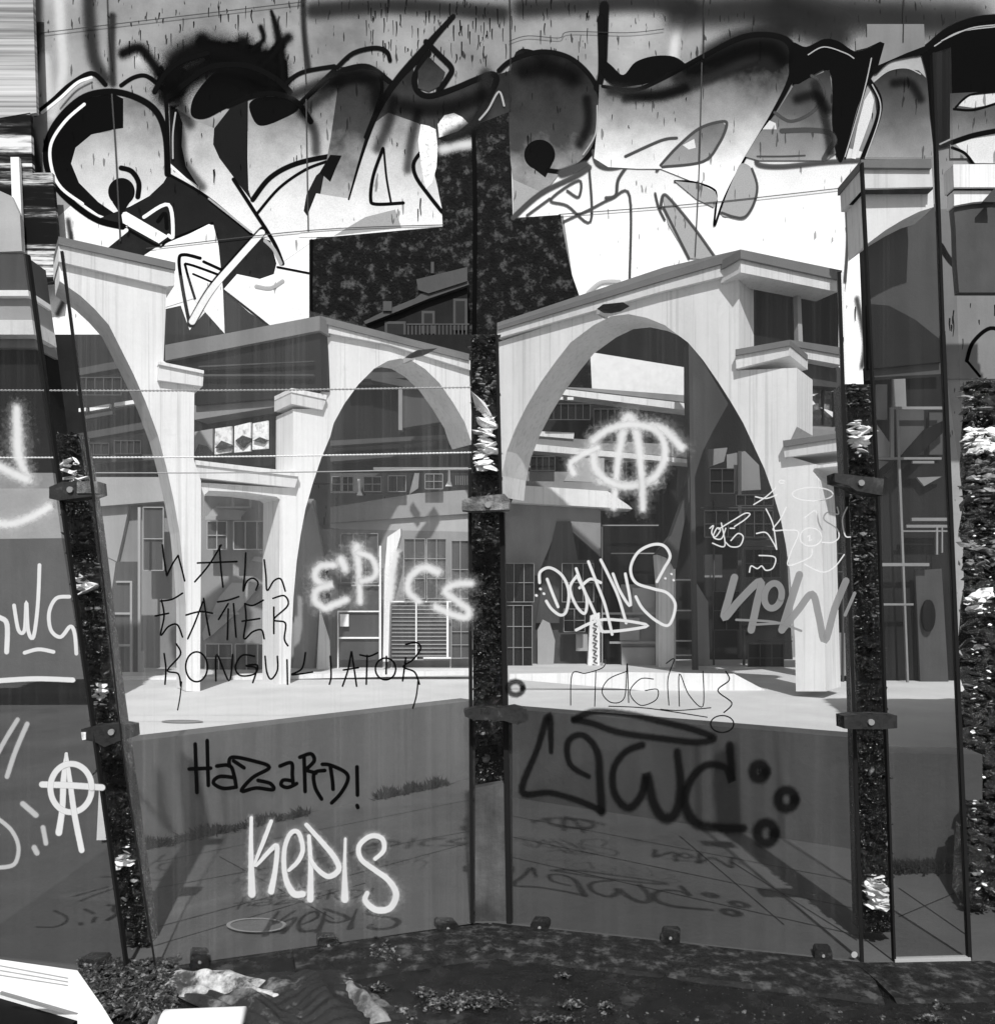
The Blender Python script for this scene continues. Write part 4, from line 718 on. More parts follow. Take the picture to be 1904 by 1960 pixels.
p3 = pane('wide right glass panel with blurred black spray letters and a fuzzy white circled A', [(950, 625), (1419, 476), (1614, 520), (1652, 1845), (1594, 1840), (1592, 1820), (1560, 1818), (1560, 1834), (1304, 1806), (1302, 1786), (1264, 1786), (1262, 1802), (1050, 1784), (1048, 1765), (972, 1768), (958, 960)], GP3, M['glassR'], [((1606, 520), (1650, 1845), 7), ((950, 640), (958, 960), 4), ((960, 980), (974, 1768), 9), ((1050, 1784), (1600, 1840), 3)])
p4 = pane('narrow glass panel at the right, free of tags, dark seal on both edges', [(1650, 300), (1785, 300), (1806, 640), (1858, 1838), (1713, 1843), (1680, 900)], GP4, M['glassR'], [((1651, 310), (1680, 900), 4), ((1680, 900), (1713, 1843), 4), ((1787, 100), (1806, 640), 5), ((1806, 640), (1857, 1838), 7)])
poly('bottom_rail', [(1713, 1838), (1858, 1834), (1858, 1841), (1713, 1845)], GP4, .01, .03, M['lite'], p4)
for x0, x1, c_ in ((1788, 1828, 0),):
    poly('side_blade', [(1787, 100), (1820, 90), (1826, 400), (1832, 600), (1845, 900), (1842, 900), (1806, 640)], GP4, -.03, .02, M['glassR'], p4)
poly('maker_mark', ell(1635, 1828, 6, 6, 16)[:-1], GP3, .003, .001, M['lite'], p3, label='tiny round white maker mark in the panel corner')
def T(parent, pl, lst, mat, label):
    sc2 = lambda w_, k: [x*k for x in w_] if isinstance(w_, list) else w_*k
    if mat == 'tag_whitesoft': strokes('overspray', [(p_, sc2(w_, 2.4)) for p_, w_ in lst], pl, .0035, M['tag_halo'], parent); lst = [(p_, sc2(w_, 1.15)) for p_, w_ in lst]
    if mat == 'tag_blacksoft': lst = [(p_, sc2(w_, 1.2)) for p_, w_ in lst]
    strokes('graffiti_tag', lst, pl, .008, M[mat], parent, label)
# --- panel one
T(p1, GP1, [(t('a1', [(95, 380), (100, 520), (110, 660), (170, 790)]), [26, 34, 34, 20]), (t('a1', [(-40, 690), (60, 740), (150, 780)]), 30), (t('a1', [(-40, 1030), (60, 1035), (160, 1005), (280, 940)]), 26)], 'tag_whitesoft', 'fuzzy white sprayed hook and curve')
T(p1, GP1, [(t('a1', [(80, 1500), (105, 1640), (140, 1640), (150, 1480), (160, 1640), (190, 1680), (215, 1500), (225, 1270)]), 9), (t('a1', [(395, 1450), (320, 1460), (280, 1540), (290, 1640), (345, 1680), (400, 1620), (425, 1660), (435, 1775)]), 9), (t('a1', [(-60, 1560), (0, 1570), (40, 1610), (38, 1765)]), 12), (t('a1', [(140, 1770), (220, 1750), (305, 1765)]), 9), (t('a1', [(-20, 1930), (200, 1918), (415, 1925)]), 12)], 'tag_white', 'white letters GWG with two underlines')
T(p1, GP1, [(t('a2', ell(405, 605, 118, 138, 18)), 14), (t('a2', [(378, 410), (362, 560), (355, 720), (335, 860)]), [8, 14, 14, 16]), (t('a2', [(378, 420), (400, 580), (425, 760), (465, 960)]), [8, 12, 14, 14]), (t('a2', [(240, 585), (400, 590), (582, 602)]), 15)], 'tag_white', 'white circled A')
T(p1, GP1, [(t('a2', [(100, 215), (30, 330), (-40, 460)]), 13), (t('a2', [(155, 240), (90, 390), (40, 540)]), 14), (t('a2', [(-40, 760), (60, 840), (105, 940), (80, 1040), (-20, 1060)]), 12), (t('a2', [(130, 695), (205, 760)]), 16), (t('a2', [(245, 830), (262, 920)]), 14), (t('a2', [(195, 945), (210, 975)]), 16)], 'tag_greysoft', 'grey sprayed double slash, hook and dots')
# --- panel two
BW = 4.2
wl = [[(925, 1155), (935, 1240), (950, 1330)], [(950, 1330), (985, 1260), (1015, 1215)], [(1015, 1215), (1035, 1290), (1052, 1360)], [(1260, 1155), (1190, 1270), (1110, 1365)], [(1250, 1160), (1258, 1280), (1270, 1395)], [(1125, 1258), (1350, 1250)],
 [(1400, 1200), (1395, 1310), (1385, 1420), (1405, 1365), (1440, 1345), (1470, 1370), (1458, 1412)], [(1505, 1240), (1515, 1330), (1522, 1415), (1560, 1360), (1600, 1350), (1625, 1418)],
 [(915, 1475), (980, 1465), (1040, 1430)], [(920, 1470), (935, 1560), (915, 1670), (960, 1620), (1010, 1610), (1040, 1680)], [(885, 1560), (960, 1545)], [(1160, 1460), (1175, 1560), (1195, 1670)], [(1060, 1555), (1140, 1535), (1210, 1545)], [(1155, 1480), (1110, 1600), (1070, 1690)],
 [(1240, 1480), (1300, 1470), (1360, 1450)], [(1300, 1520), (1298, 1600), (1295, 1695)], [(1245, 1580), (1300, 1490)], [(1330, 1490), (1345, 1680)], [(1395, 1490), (1440, 1500), (1500, 1470)], [(1395, 1490), (1402, 1580), (1390, 1690), (1440, 1650), (1490, 1640), (1505, 1690)], [(1380, 1590), (1480, 1575)],
 [(1560, 1510), (1560, 1660)], [(1555, 1460), (1620, 1445), (1640, 1500), (1560, 1580), (1625, 1600), (1620, 1690), (1640, 1730)],
 [(935, 1775), (945, 1860), (940, 1949)], [(1005, 1720), (1028, 1780), (955, 1870), (1015, 1890), (1030, 1960)], [(1230, 1930), (1235, 1780), (1305, 1930), (1325, 1780)], [(1450, 1790), (1380, 1785), (1340, 1850), (1370, 1900), (1450, 1890), (1465, 1840), (1400, 1845), (1460, 1860), (1440, 1940)],
 [(1510, 1790), (1520, 1880), (1545, 1920), (1580, 1870), (1580, 1790)], [(1635, 1810), (1638, 1949)], [(1740, 1770), (1720, 1860), (1660, 1895), (1780, 1880)]]
wlb = [[(0, 1790), (5, 1900), (-5, 1949)], [(120, 1765), (100, 1870), (70, 1960)], [(122, 1765), (150, 1960)], [(75, 1868), (160, 1855)], [(170, 1782), (220, 1790), (270, 1770)], [(210, 1785), (205, 1949)], [(320, 1790), (318, 1890)], [(430, 1722), (490, 1712), (515, 1745), (470, 1810), (415, 1850), (480, 1880), (508, 1949)], [(430, 1800), (412, 1930)]]
T(p2, GP2, [(t('a1', q), BW) for q in wl]+[(t('a1', ell(1120, 1850, 62, 85, 16)), BW)]+[(t('b1', q), BW) for q in wlb]+[(t('b1', ell(315, 1862, 58, 62, 14)), BW)]+[(t('a2', [(1035, 0), (1025, 90), (1012, 160)]), 3), (t('b2', [(500, -5), (490, 80), (470, 150)]), 3.5)], 'tag_black', 'thin black writing WALL EATER KONQUISTATOR')
T(p2, GP2, [(t('a2', q), 9) for q in ([(1112, 355), (1117, 500), (1122, 630)], [(1180, 335), (1183, 460), (1187, 590)], [(1078, 497), (1200, 492)], [(1235, 480), (1310, 478), (1335, 540), (1345, 600)], [(1330, 545), (1250, 540), (1215, 575), (1270, 607), (1345, 600)],
   [(1305, 480), (1320, 430), (1440, 450), (1535, 487), (1440, 545), (1375, 622), (1460, 605), (1555, 615), (1540, 580), (1470, 562)], [(1330, 450), (1390, 490)], [(1595, 480), (1660, 462), (1665, 530), (1670, 580)], [(1668, 565), (1615, 560), (1602, 588), (1640, 602), (1690, 580)],
   [(1738, 625), (1735, 520), (1732, 430)], [(1708, 430), (1770, 410), (1790, 450), (1742, 500)], [(1850, 505), (1790, 520), (1795, 600), (1832, 668)], [(1745, 505), (1800, 520)])]+[(t('b2', q), 9) for q in ([(-45, 470), (0, 475), (85, 515), (100, 560), (60, 635), (8, 690)], [(0, 480), (12, 560), (16, 612)], [(152, 485), (155, 645)], [(153, 705), (157, 716)])], 'tag_black', 'black marker word HAZARD!')
KW = [(t('a2', [(1432, 775), (1430, 950), (1435, 1210)]), [9, 12, 20]), (t('a2', [(1545, 795), (1505, 900), (1450, 1050), (1540, 960), (1578, 940), (1570, 1060), (1545, 1195)]), [10, 11, 8, 12, 13, 13, 17]),
   (t('a2', [(1645, 1075), (1700, 1020), (1725, 950), (1700, 860), (1655, 865), (1620, 960), (1625, 1110), (1670, 1205), (1725, 1210)]), [9, 12, 12, 12, 12, 12, 14, 18, 17]), (t('a2', [(1760, 880), (1770, 1050), (1768, 1240)]), [10, 13, 18]),
   (t('a2', [(1745, 815), (1830, 910), (1904, 1000), (1930, 1070), (1870, 1110), (1800, 1060), (1765, 1000)]), [11, 13, 15, 15, 14, 12, 9]), (t('b2', [(86, 895), (82, 1050), (83, 1240)]), [7, 10, 20]),
   (t('b2', [(255, 1010), (305, 960), (295, 895), (230, 880), (165, 935), (175, 1010), (250, 1070), (330, 1130), (375, 1210), (340, 1290), (260, 1300), (200, 1250), (210, 1205)]), [10, 12, 13, 13, 13, 13, 14, 15, 17, 17, 17, 15, 12])]
T(p2, GP2, [(p_, [x*1.1 for x in w_]) for p_, w_ in KW], 'tag_whitesoft', 'white spray word KEPIS')
strokes('graffiti_tag', [(p_, [x*.9 for x in w_]) for p_, w_ in KW], GP2, .014, M['tag_white'], p2, 'bright core of the white word KEPIS')
T(p2, GP2, [(t('a1', [(1900, 1270), (1820, 1280), (1795, 1340), (1840, 1380), (1890, 1382), (1810, 1410), (1795, 1470), (1850, 1515)])+t('b1', [(0, 1505), (90, 1468)]), 24), (t('b1', [(150, 1170), (162, 1300), (170, 1480)]), [34, 22, 20]), (t('b1', [(160, 1200), (235, 1230), (262, 1300), (240, 1345), (175, 1362)]), 20), (t('b1', [(60, 1240), (85, 1290)]), 28),
   (t('b1', [(375, 1200), (352, 1320), (340, 1460)]), [20, 24, 26]), (t('b1', [(610, 1310), (530, 1285), (455, 1340), (445, 1420), (505, 1478)]), [28, 26, 24, 24, 20]), (t('b1', [(800, 1375), (715, 1380), (655, 1420), (720, 1475), (785, 1525), (770, 1568), (690, 1550), (600, 1510)]), 24)], 'tag_whitesoft', 'soft white spray word EPICS')
# --- panel three
T(p3, GP3, [(t('b1', [(1615, 940), (1625, 800), (1650, 600), (1690, 430), (1735, 480), (1760, 620), (1775, 780), (1780, 950)]), [22, 22, 26, 32, 30, 26, 24, 22]), (t('b1', [(1500, 560), (1505, 700), (1580, 790), (1700, 822), (1830, 780), (1900, 680), (1895, 560), (1830, 490), (1700, 470), (1580, 500), (1500, 560)]), 25),
   (t('b1', [(1520, 600), (1440, 640), (1370, 690), (1385, 750)]), 20), (t('b1', [(1830, 480), (1904, 500), (2000, 600)]), 28), (t('b1', [(1540, 790), (1690, 815), (1850, 790)]), 24)], 'tag_whitesoft', 'fuzzy white circled A')
T(p3, GP3, [(t('b1', [(1620, 900), (1650, 600), (1690, 430), (1755, 620), (1775, 900)]), 9), (t('b1', [(1510, 620), (1520, 720), (1600, 800), (1720, 815), (1850, 760), (1900, 660)]), 10)], 'tag_white', 'bright core of the fuzzy circled A')
sg = [[(1192, 1370), (1195, 1310), (1250, 1285), (1320, 1330), (1358, 1420), (1345, 1530), (1310, 1555), (1260, 1520), (1230, 1475)], [(1235, 1350), (1265, 1430), (1297, 1508)], [(1405, 1330), (1365, 1400), (1400, 1500), (1450, 1545), (1458, 1450), (1405, 1330)], [(1400, 1290), (1440, 1400), (1500, 1530), (1550, 1650)], [(1470, 1250), (1520, 1380), (1565, 1500), (1605, 1665)], [(1420, 1400), (1480, 1350), (1540, 1370)],
 [(1540, 1240), (1590, 1340), (1640, 1450), (1685, 1600)], [(1610, 1320), (1650, 1420), (1710, 1500), (1680, 1320)], [(1860, 1365), (1900, 1290), (1935, 1220), (1900, 1160), (1830, 1155), (1750, 1200), (1710, 1290), (1740, 1370), (1840, 1405), (1920, 1430), (1965, 1500), (1930, 1610), (1860, 1590), (1780, 1520), (1740, 1450)], [(1400, 1640), (1560, 1580), (1810, 1615), (1560, 1650), (1535, 1600)]]
T(p3, GP3, [(t('b1', q), 7) for q in sg]+[(t('b1', [(x, y), (x+3, y+2)]), 6) for x, y in ((1172, 1442), (1195, 1405), (1215, 1432))]+[(t('c1', [(x, y), (x+3, y+2)]), 5) for x, y in ((25, 1345), (60, 1320), (72, 1355))], 'tag_white', 'white looping mirrored tag with underline')
T(p3, GP3, [(t('c1', q), w_) for q, w_ in (([(420, 1340), (390, 1450), (362, 1570), (450, 1470), (568, 1362), (545, 1500), (515, 1640)], 16), (ell(640, 1445, 48, 72, 14, rot=12), 14), ([(790, 1325), (740, 1480), (690, 1640)], 16), ([(690, 1640), (780, 1530), (862, 1435), (900, 1560), (935, 1700), (990, 1520), (1055, 1360)], 15), ([(430, 1582), (650, 1595), (800, 1645)], 5), ([(520, 1610), (700, 1600)], 5), ([(1050, 1555), (1105, 1430)], 7))], 'tag_grey', 'flat grey word NOW in thick strokes')
sm = [[(280, 1060), (300, 1045), (290, 1085), (310, 1110), (340, 1070), (320, 1060), (300, 1110), (345, 1120), (370, 1060)], [(345, 1030), (365, 1160), (295, 1145)], [(330, 1065), (420, 1010), (480, 975), (508, 980), (480, 1010), (420, 1050)], [(400, 1130), (440, 1090), (470, 1110), (450, 1160), (400, 1165), (370, 1140)], [(395, 1060), (420, 1060)],
 [(600, 950), (640, 1040), (660, 1180)], [(715, 940), (680, 1010), (640, 1070), (720, 1070), (785, 1085), (740, 1200), (725, 1270), (800, 1250), (855, 1220), (862, 1180)], [(545, 1090), (600, 1085), (640, 1140), (660, 1180)], [(505, 1310), (515, 1275), (550, 1290), (575, 1275), (600, 1300), (640, 1285), (650, 1225), (560, 1215)], [(540, 880), (600, 890), (660, 870)], [(530, 925), (600, 880), (655, 830)],
 [(1005, 940), (1010, 980), (950, 970), (930, 1010), (1000, 1060), (1015, 1110), (980, 1140), (920, 1140)], [(1062, 940), (1035, 1010), (1050, 1100), (1080, 1110)], [(820, 1265), (920, 1310), (990, 1280), (1045, 1210)], [(820, 1000), (880, 960), (900, 1030), (918, 1070)], [(835, 1110), (850, 1100), (845, 1130), (858, 1125)]]
T(p3, GP3, [(t('c1', q), 3.2) for q in sm]+[(t('c1', ell(865, 865, 116, 38, 16)), 3), (t('c1', ell(855, 1110, 62, 52, 16)), 3), (t('c1', ell(690, 795, 16, 10, 8)), 3)], 'tag_pale', 'cluster of thin pale scratched scribbles')
mg = [[(1092, 1350), (1095, 1290), (1120, 1289), (1150, 1280), (1158, 1272)], [(1140, 1285), (1138, 1352)], [(1200, 1285), (1165, 1300), (1152, 1325), (1170, 1345), (1195, 1335), (1200, 1270), (1203, 1345)], [(1250, 1300), (1225, 1300), (1205, 1325), (1225, 1350), (1255, 1340), (1258, 1320), (1235, 1322)], [(1275, 1270), (1290, 1262), (1278, 1300), (1280, 1350)], [(1300, 1352), (1300, 1290), (1318, 1330), (1345, 1352), (1345, 1285)], [(1165, 1352), (1240, 1356), (1353, 1373)], [(1264, 1358), (1300, 1360), (1360, 1355)]]
T(p3, GP3, [(q, 2.4) for q in mg]+[(t('c2', [(370, -60), (390, -10), (325, 50), (405, 120), (360, 175)]), 3), (t('c2', ell(350, 240, 66, 48, 16)), 3)], 'tag_black', 'thin black handwriting MAGIN with a zigzag and loop')
bk = [(t('b2', [(1258, 400), (1245, 190), (1180, 380), (1092, 625), (1250, 632), (1420, 680), (1540, 735)]), [12, 20, 16, 19, 16, 17, 18]), (t('b2', [(1545, 740), (1535, 560), (1520, 400), (1440, 305), (1355, 340), (1365, 470), (1470, 540)]), [24, 22, 20, 17, 17, 16, 14]),
   (t('b2', [(1775, 360), (1680, 400), (1612, 500), (1620, 640), (1700, 720), (1775, 640), (1803, 530), (1840, 690), (1904, 780), (1970, 740), (1995, 600), (1975, 400)]), [20, 18, 18, 20, 22, 22, 24, 26, 28, 26, 24, 20]),
   (t('b2', [(1390, 215), (1500, 170), (1700, 185), (1900, 230), (2060, 270), (2185, 320), (2090, 345), (1900, 325), (1650, 290), (1500, 240), (1390, 215)]), 18), (t('c2', [(392, 360), (405, 560), (370, 490), (260, 475), (170, 560), (135, 690), (200, 805), (330, 832), (470, 835)]), [20, 20, 18, 20, 22, 26, 28, 24, 22]),
   (t('c2', ell(562, 512, 36, 42, 12)), 26), (t('c2', ell(716, 670, 48, 52, 12)), 26), (t('c2', ell(600, 862, 50, 58, 12)), 27), (t('b2', ell(1055, 36, 42, 38, 12)), 15), (t('b2', [(1062, 200), (1095, 196)]), 26)]
T(p3, GP3, bk, 'tag_blacksoft', 'big blurred black letters LAWTC with three dots')

# ================================================================== RUBBLE
def add_rock(bm, c, s, flat_=1.0):
    r = bmesh.ops.create_icosphere(bm, subdivisions=1, radius=1); ax = Vector((random.uniform(.5, 1.3), random.uniform(.5, 1.1), random.uniform(.35, .9)*flat_))*s
    an = random.random()*math.tau; tl = random.gauss(0, .4); ca, sa = math.cos(an), math.sin(an)
    for v in r['verts']:
        q = v.co*random.uniform(.55, 1.25); q = Vector((q.x*ax.x, q.y*ax.y, q.z*ax.z))
        q = Vector((q.x*ca-q.y*sa, q.x*sa+q.y*ca, q.z+q.x*tl)); v.co = q+c
def pillar(label, left, right, Y, n, spec):
    """rubble pillar: left/right = edge polylines measured top to bottom"""
    pl = flat(Y); b = pl.at(left[-1]); r = thing('rubble_pillar', (b.x, Y, 0), label, 'pillar', 'rough rubble pillars between the glass panels')
    def xs(e, y):
        for a, c in zip(e, e[1:]):
            if a[1] <= y <= c[1]: return a[0]+(c[0]-a[0])*(y-a[1])/(c[1]-a[1])
        return e[-1][0]
    poly('core', left+right[::-1], pl, -.03, .10, M['rock'], r)
    bms = {'rock': bmesh.new(), 'rock_grey': bmesh.new(), 'rock_white': bmesh.new()}
    y0, y1 = left[0][1], left[-1][1]
    for i in range(n):
        y = random.uniform(y0, y1); x0, x1 = xs(left, y), xs(right, y); s = random.choice((2, 3, 3, 4, 6, 9))*Y/F
        x = random.uniform(x0, x1) if True else 0; k = 'rock' if random.random() > .035 else 'rock_grey'
        for ya, yb, kk, pr in spec:
            if ya < y < yb and random.random() < pr: k = kk
        if k == 'rock_white':
            if random.random() < .45: continue
            s *= 2.4; x = x0+(x1-x0)*(.25+.5*random.random())
        add_rock(bms[k], pl.at((x, y), random.uniform(-.03, .005)), s, .6 if k != 'rock_white' else .4)
        if i % 5 == 0: add_rock(bms['rock_white' if i % 2 else 'rock_grey'], pl.at((x, random.uniform(y0, y1)) if False else (x, y+random.uniform(-8, 8)), .015), random.uniform(.0018, .0042), .4)  # tiny pale stones added to imitate glints on the rubble
    for k, nm in (('rock', 'dark_stones'), ('rock_grey', 'grey_stones_glints'), ('rock_white', 'pale_stones_glints')):
        o = obj(nm, bms[k], M[k], r)
        o['kind'] = 'stuff'
    return r
pillar('leaning pillar of black rubble between the leftmost panel and the WALL EATER panel', [(106, 830), (128, 1050), (200, 1560), (245, 1855)], [(150, 830), (178, 1000), (215, 1300), (292, 1855)], 3.60, 1500,
   [(880, 925, 'rock_white', .75), (1000, 1040, 'rock_grey', .4), (1070, 1100, 'rock_grey', .8), (1105, 1130, 'rock_white', .7), (1190, 1220, 'rock_grey', .7), (1310, 1350, 'rock_white', .6), (1620, 1660, 'rock_white', .4)])
pillar('upright black rubble pillar in the centre between the two wide glass panels', [(902, 640), (902, 960), (905, 1250), (907, 1515)], [(952, 640), (956, 960), (964, 1250), (968, 1515)], 3.98, 1200,
   [(700, 770, 'rock_grey', .6), (775, 900, 'rock_white', .85), (950, 975, 'rock_grey', .6), (1010, 1060, 'rock_grey', .5), (1445, 1480, 'rock_grey', .8)])
pillar('black rubble pillar with a pale lump near its foot, left of the narrow glass panel', [(1612, 735), (1632, 1100), (1650, 1785)], [(1668, 735), (1684, 1100), (1712, 1785)], 3.62, 1500,
   [(735, 780, 'rock_grey', .4), (805, 872, 'rock_white', .9), (925, 965, 'rock_grey', .4), (1020, 1085, 'rock_grey', .8), (1105, 1180, 'rock_grey', .5), (1450, 1500, 'rock_grey', .2), (1675, 1740, 'rock_white', .75)])
cp = thing('concrete_post', (flat(3.95).at((940, 1770)).x, 3.95, 0), 'stained grey post standing in front of the foot of the central rubble pillar', 'post')
poly('post_body', [(908, 1510), (967, 1500), (974, 1790), (908, 1790)], flat(3.9), 0, .08, M['post'], cp)
poly('side_channel', [(900, 1380), (909, 1380), (909, 1790), (902, 1790)], flat(3.88), 0, .05, M['iron'], cp)
poly('side_channel', [(964, 1380), (980, 1380), (982, 1780), (970, 1790)], flat(3.88), 0, .05, M['iron'], cp)
# rubble bank right
bms = {'rock': bmesh.new(), 'rock_grey': bmesh.new(), 'rock_white': bmesh.new()}
def bank(s, x):    # s 0..1 up the bank, x measured
    Y = 4.0+5.2*s; y = 1760-(1760-735)*s**.75
    return Vector(((x-CX)/F*Y, Y, EYE+(HY-y)/F*Y)), y
core = bmesh.new(); grid = []
for i in range(40):
    row = []
    for j in range(24):
        p, y = bank(i/39, 1846+j*22); p += Vector((0, random.uniform(0, .12), random.gauss(0, .06))); row.append(core.verts.new(p))
    grid.append(row)
for i in range(39):
    for j in range(23): core.faces.new((grid[i][j], grid[i][j+1], grid[i+1][j+1], grid[i+1][j]))
for i in range(3600):
    s = random.random(); x = 1850+random.random()**1.7*420; p, y = bank(s, x); k = 'rock'
    r_ = random.random()
    if 825 < y < 872 and r_ < .93: k = 'rock_white'
    elif 872 < y < 950 and r_ < .45: k = 'rock_grey'
    elif 1040 < y < 1090 and r_ < .6: k = 'rock_grey'
    elif 1140 < y < 1175 and r_ < .5: k = 'rock_white'
    elif r_ < .05: k = 'rock_grey'
    add_rock(bms[k], p+Vector((0, -.02, .02)), random.choice((.012, .02, .03, .06))*(1+s), .5)
    if i % 4 == 0: add_rock(bms['rock_white' if i % 3 == 0 else 'rock_grey'], p+Vector((0, -.07, .05)), random.uniform(.006, .016)*(1+s), .4)  # small pale flakes stand in for glints on the bank
hb = thing('rubble_bank', (4.5, 6.5, 0), 'steep bank of wet black rubble with a white streak at the right edge', 'rubble')
for k, nm in (('rock', 'dark_stones'), ('rock_grey', 'grey_stones_glints'), ('rock_white', 'pale_stones_glints')):
    o = obj(nm, bms[k], M[k], hb); o['kind'] = 'stuff'
obj('bank_core', core, M['rock'], hb)

# ================================================================== CLAMPS
def clamp(pts, pl, label, bolt, mat='iron', extra=None):
    b = pl.at(pts[0]); r = thing('clamp', b, label, 'clamp', 'iron clamps joining the glass panels')
    poly('plate', pts, pl, .045, .08, M[mat], r)
    if bolt: poly('bolt', ell(bolt[0], bolt[1], 6, 6, 10)[:-1], pl, .055, .02, M['mid'], r)
    if extra: poly('lug', extra[0], pl, .05, .06, M[extra[1]], r)
clamp([(94, 932), (118, 922), (186, 921), (188, 944), (172, 950), (112, 958), (94, 954)], flat(3.45), 'black iron clamp high on the leaning left rubble pillar', (133, 937), extra=([(147, 921), (186, 921), (188, 944), (147, 944)], 'rock_grey'))
clamp([(155, 1396), (180, 1390), (232, 1386), (250, 1389), (252, 1412), (235, 1416), (200, 1430), (180, 1420), (157, 1416)], flat(3.45), 'black iron clamp low on the leaning left rubble pillar', (212, 1402), extra=([(155, 1402), (164, 1402), (164, 1416), (157, 1417)], 'rock_white'))
clamp([(884, 958), (900, 952), (965, 945), (977, 958), (975, 975), (900, 978), (884, 976)], flat(3.78), 'weathered clamp half way up the central rubble pillar', (934, 966), 'rock_grey')
clamp([(887, 1360), (910, 1355), (962, 1356), (985, 1352), (1008, 1358), (1010, 1378), (990, 1388), (965, 1380), (905, 1378), (890, 1372)], flat(3.78), 'black clamp with rounded ends at the foot of the central pillar', None)
clamp([(1597, 905), (1630, 909), (1692, 916), (1688, 948), (1640, 940), (1625, 930), (1598, 922)], flat(3.38), 'black iron clamp high on the right rubble pillar', (1649, 924))
clamp([(1615, 1371), (1640, 1368), (1700, 1368), (1717, 1370), (1717, 1394), (1695, 1396), (1635, 1396), (1616, 1395)], flat(3.38), 'black iron clamp with a round bolt low on the right rubble pillar', (1668, 1383))

# ================================================================== PLINTH under the panels with clips
def plinth(a, b, label, depth=.32, h=.05):
    r = thing('plinth', ((a.x+b.x)/2, (a.y+b.y)/2, 0), label, 'kerb', 'stained kerbs carrying the glass panels')
    u = (b-a).normalized(); n = Vector((u.y, -u.x, 0)); bm = bmesh.new(); N = 24; rows = []
    if n.y > 0: n = -n
    for i in range(N+1):
        p = a+(b-a)*i/N; j = random.gauss(0, .004)
        rows.append([bm.verts.new(p+n*d_+Vector((0, 0, z))) for d_, z in ((-.02, 0), (-.02, .006), (depth*.3, .012+j*.5), (depth*.6, .014+j), (depth, .010+j), (depth+.03, -.005))])
    for i in range(N):
        for k in range(5): bm.faces.new((rows[i][k], rows[i+1][k], rows[i+1][k+1], rows[i][k+1]))
    bm.faces.new(rows[0]); bm.faces.new(rows[-1][::-1])
    obj('kerb_body', bm, M['plinth'], r); return r, n
pR, nR = plinth(gnd((940, 1772)), gnd((1660, 1850)), 'stained stone kerb running under the wide right glass panel'); pL, nL = plinth(gnd((560, 1826)), gnd((936, 1772)), 'dark stone kerb under the right end of the wide left glass panel')
p4p, _ = plinth(gnd((1640, 1850)), gnd((1900, 1846)), 'dark kerb under the narrow right-hand glass panel', .3)
for (c, w_, h_, pl, mt, lb) in (((382, 1846), 18, 20, GP2, 'rock', 'black panel clip at the left foot of the WALL EATER panel'), ((629, 1814), 20, 18, GP2, 'rock', 'black panel clip at the middle foot of the WALL EATER panel'), ((858, 1782), 20, 16, GP2, 'plinth', 'grey panel clip at the right foot of the WALL EATER panel'),
        ((1032, 1780), 17, 15, GP3, 'plinth', 'grey panel clip at the left foot of the wide right panel'), ((1283, 1800), 18, 16, GP3, 'plinth', 'grey panel clip at the middle foot of the wide right panel'), ((1576, 1834), 17, 15, GP3, 'plinth', 'grey panel clip at the right foot of the wide right panel'), ((172, 1852), 22, 16, GP1, 'rock', 'black panel clip at the foot of the leftmost panel')):
    b = pl.at(c); r = thing('panel_clip', b, lb, 'clip', 'clips holding the feet of the glass panels')
    x0, x1, y0, y1 = c[0]-w_, c[0]+w_, c[1]-h_, c[1]+h_
    poly('clip_body', [(x0, y1), (x0, y0+5), (x0+4, y0), (x1-5, y0+1), (x1, y0+6), (x1, y1)], pl, .02, .07, M[mt], r)
    poly('clip_screw', ell(c[0], c[1]-3, 3, 3, 8)[:-1], pl, .025, .01, M['mid'], r)

# ================================================================== FRONT DEBRIS
def chunk(c, sx, sy, label, n=50, z=.0):
    n = int(n*1.8)
    o_ = gnd(c); r = thing('debris_clump', o_, label, 'debris', 'wet clumps lying in the dark foreground')
    bm = bmesh.new(); a, b = gnd((c[0]-sx, c[1])), gnd((c[0]+sx, c[1])); wx = (b-a).length/2; wy = abs(gnd((c[0], c[1]-sy)).y-gnd((c[0], c[1]+sy)).y)/2
    for i in range(n):
        u, v = random.gauss(0, .42), random.gauss(0, .4); add_rock(bm, o_+Vector((u*wx, v*wy, z+random.uniform(0, .022)*(1-abs(u)))), random.choice((.004, .007, .011)), .7)
    o = obj('clump', bm, M['glint'], r)
for c, sx, sy, lb, n in (((730, 1830), 58, 22, 'large black clump of wet leaves left of the central post', 260), ((900, 1920), 95, 18, 'long glistening black clump at the bottom centre', 420), ((720, 1895), 34, 7, 'thin black sliver of debris beside the cloth', 70), ((812, 1903), 26, 9, 'small black clump above the long bottom clump', 60), ((1078, 1871), 18, 5, 'tiny black clump alone on the kerb face', 36),
      ((1095, 1926), 28, 8, 'small flat clump right of the long bottom clump', 60), ((1160, 1929), 18, 6, 'small clump between two others on the wet ground', 40), ((1050, 1954), 60, 5, 'low clump cut by the bottom edge of the photo', 90), ((1775, 1953), 35, 5, 'glinting sliver at the bottom right', 40), ((1800, 1929), 18, 4, 'small glinting crumb at the lower right', 24), ((755, 1945), 40, 12, 'black crumbly clump at the right end of the cloth', 130)):
    chunk(c, sx, sy, lb, n)
bm = bmesh.new()
for i in range(1500):
    x = random.uniform(150, 340); y = random.uniform(1845, 1955); add_rock(bm, gnd((x, y))+Vector((0, 0, random.uniform(0, .03))), random.choice((.006, .01, .016, .024)), .7)
tag(obj('gravel', bm, M['glint']), 'black wet gravel and leaf litter in the lower left corner beside the white crate', 'gravel', kind='stuff')
bm = bmesh.new()
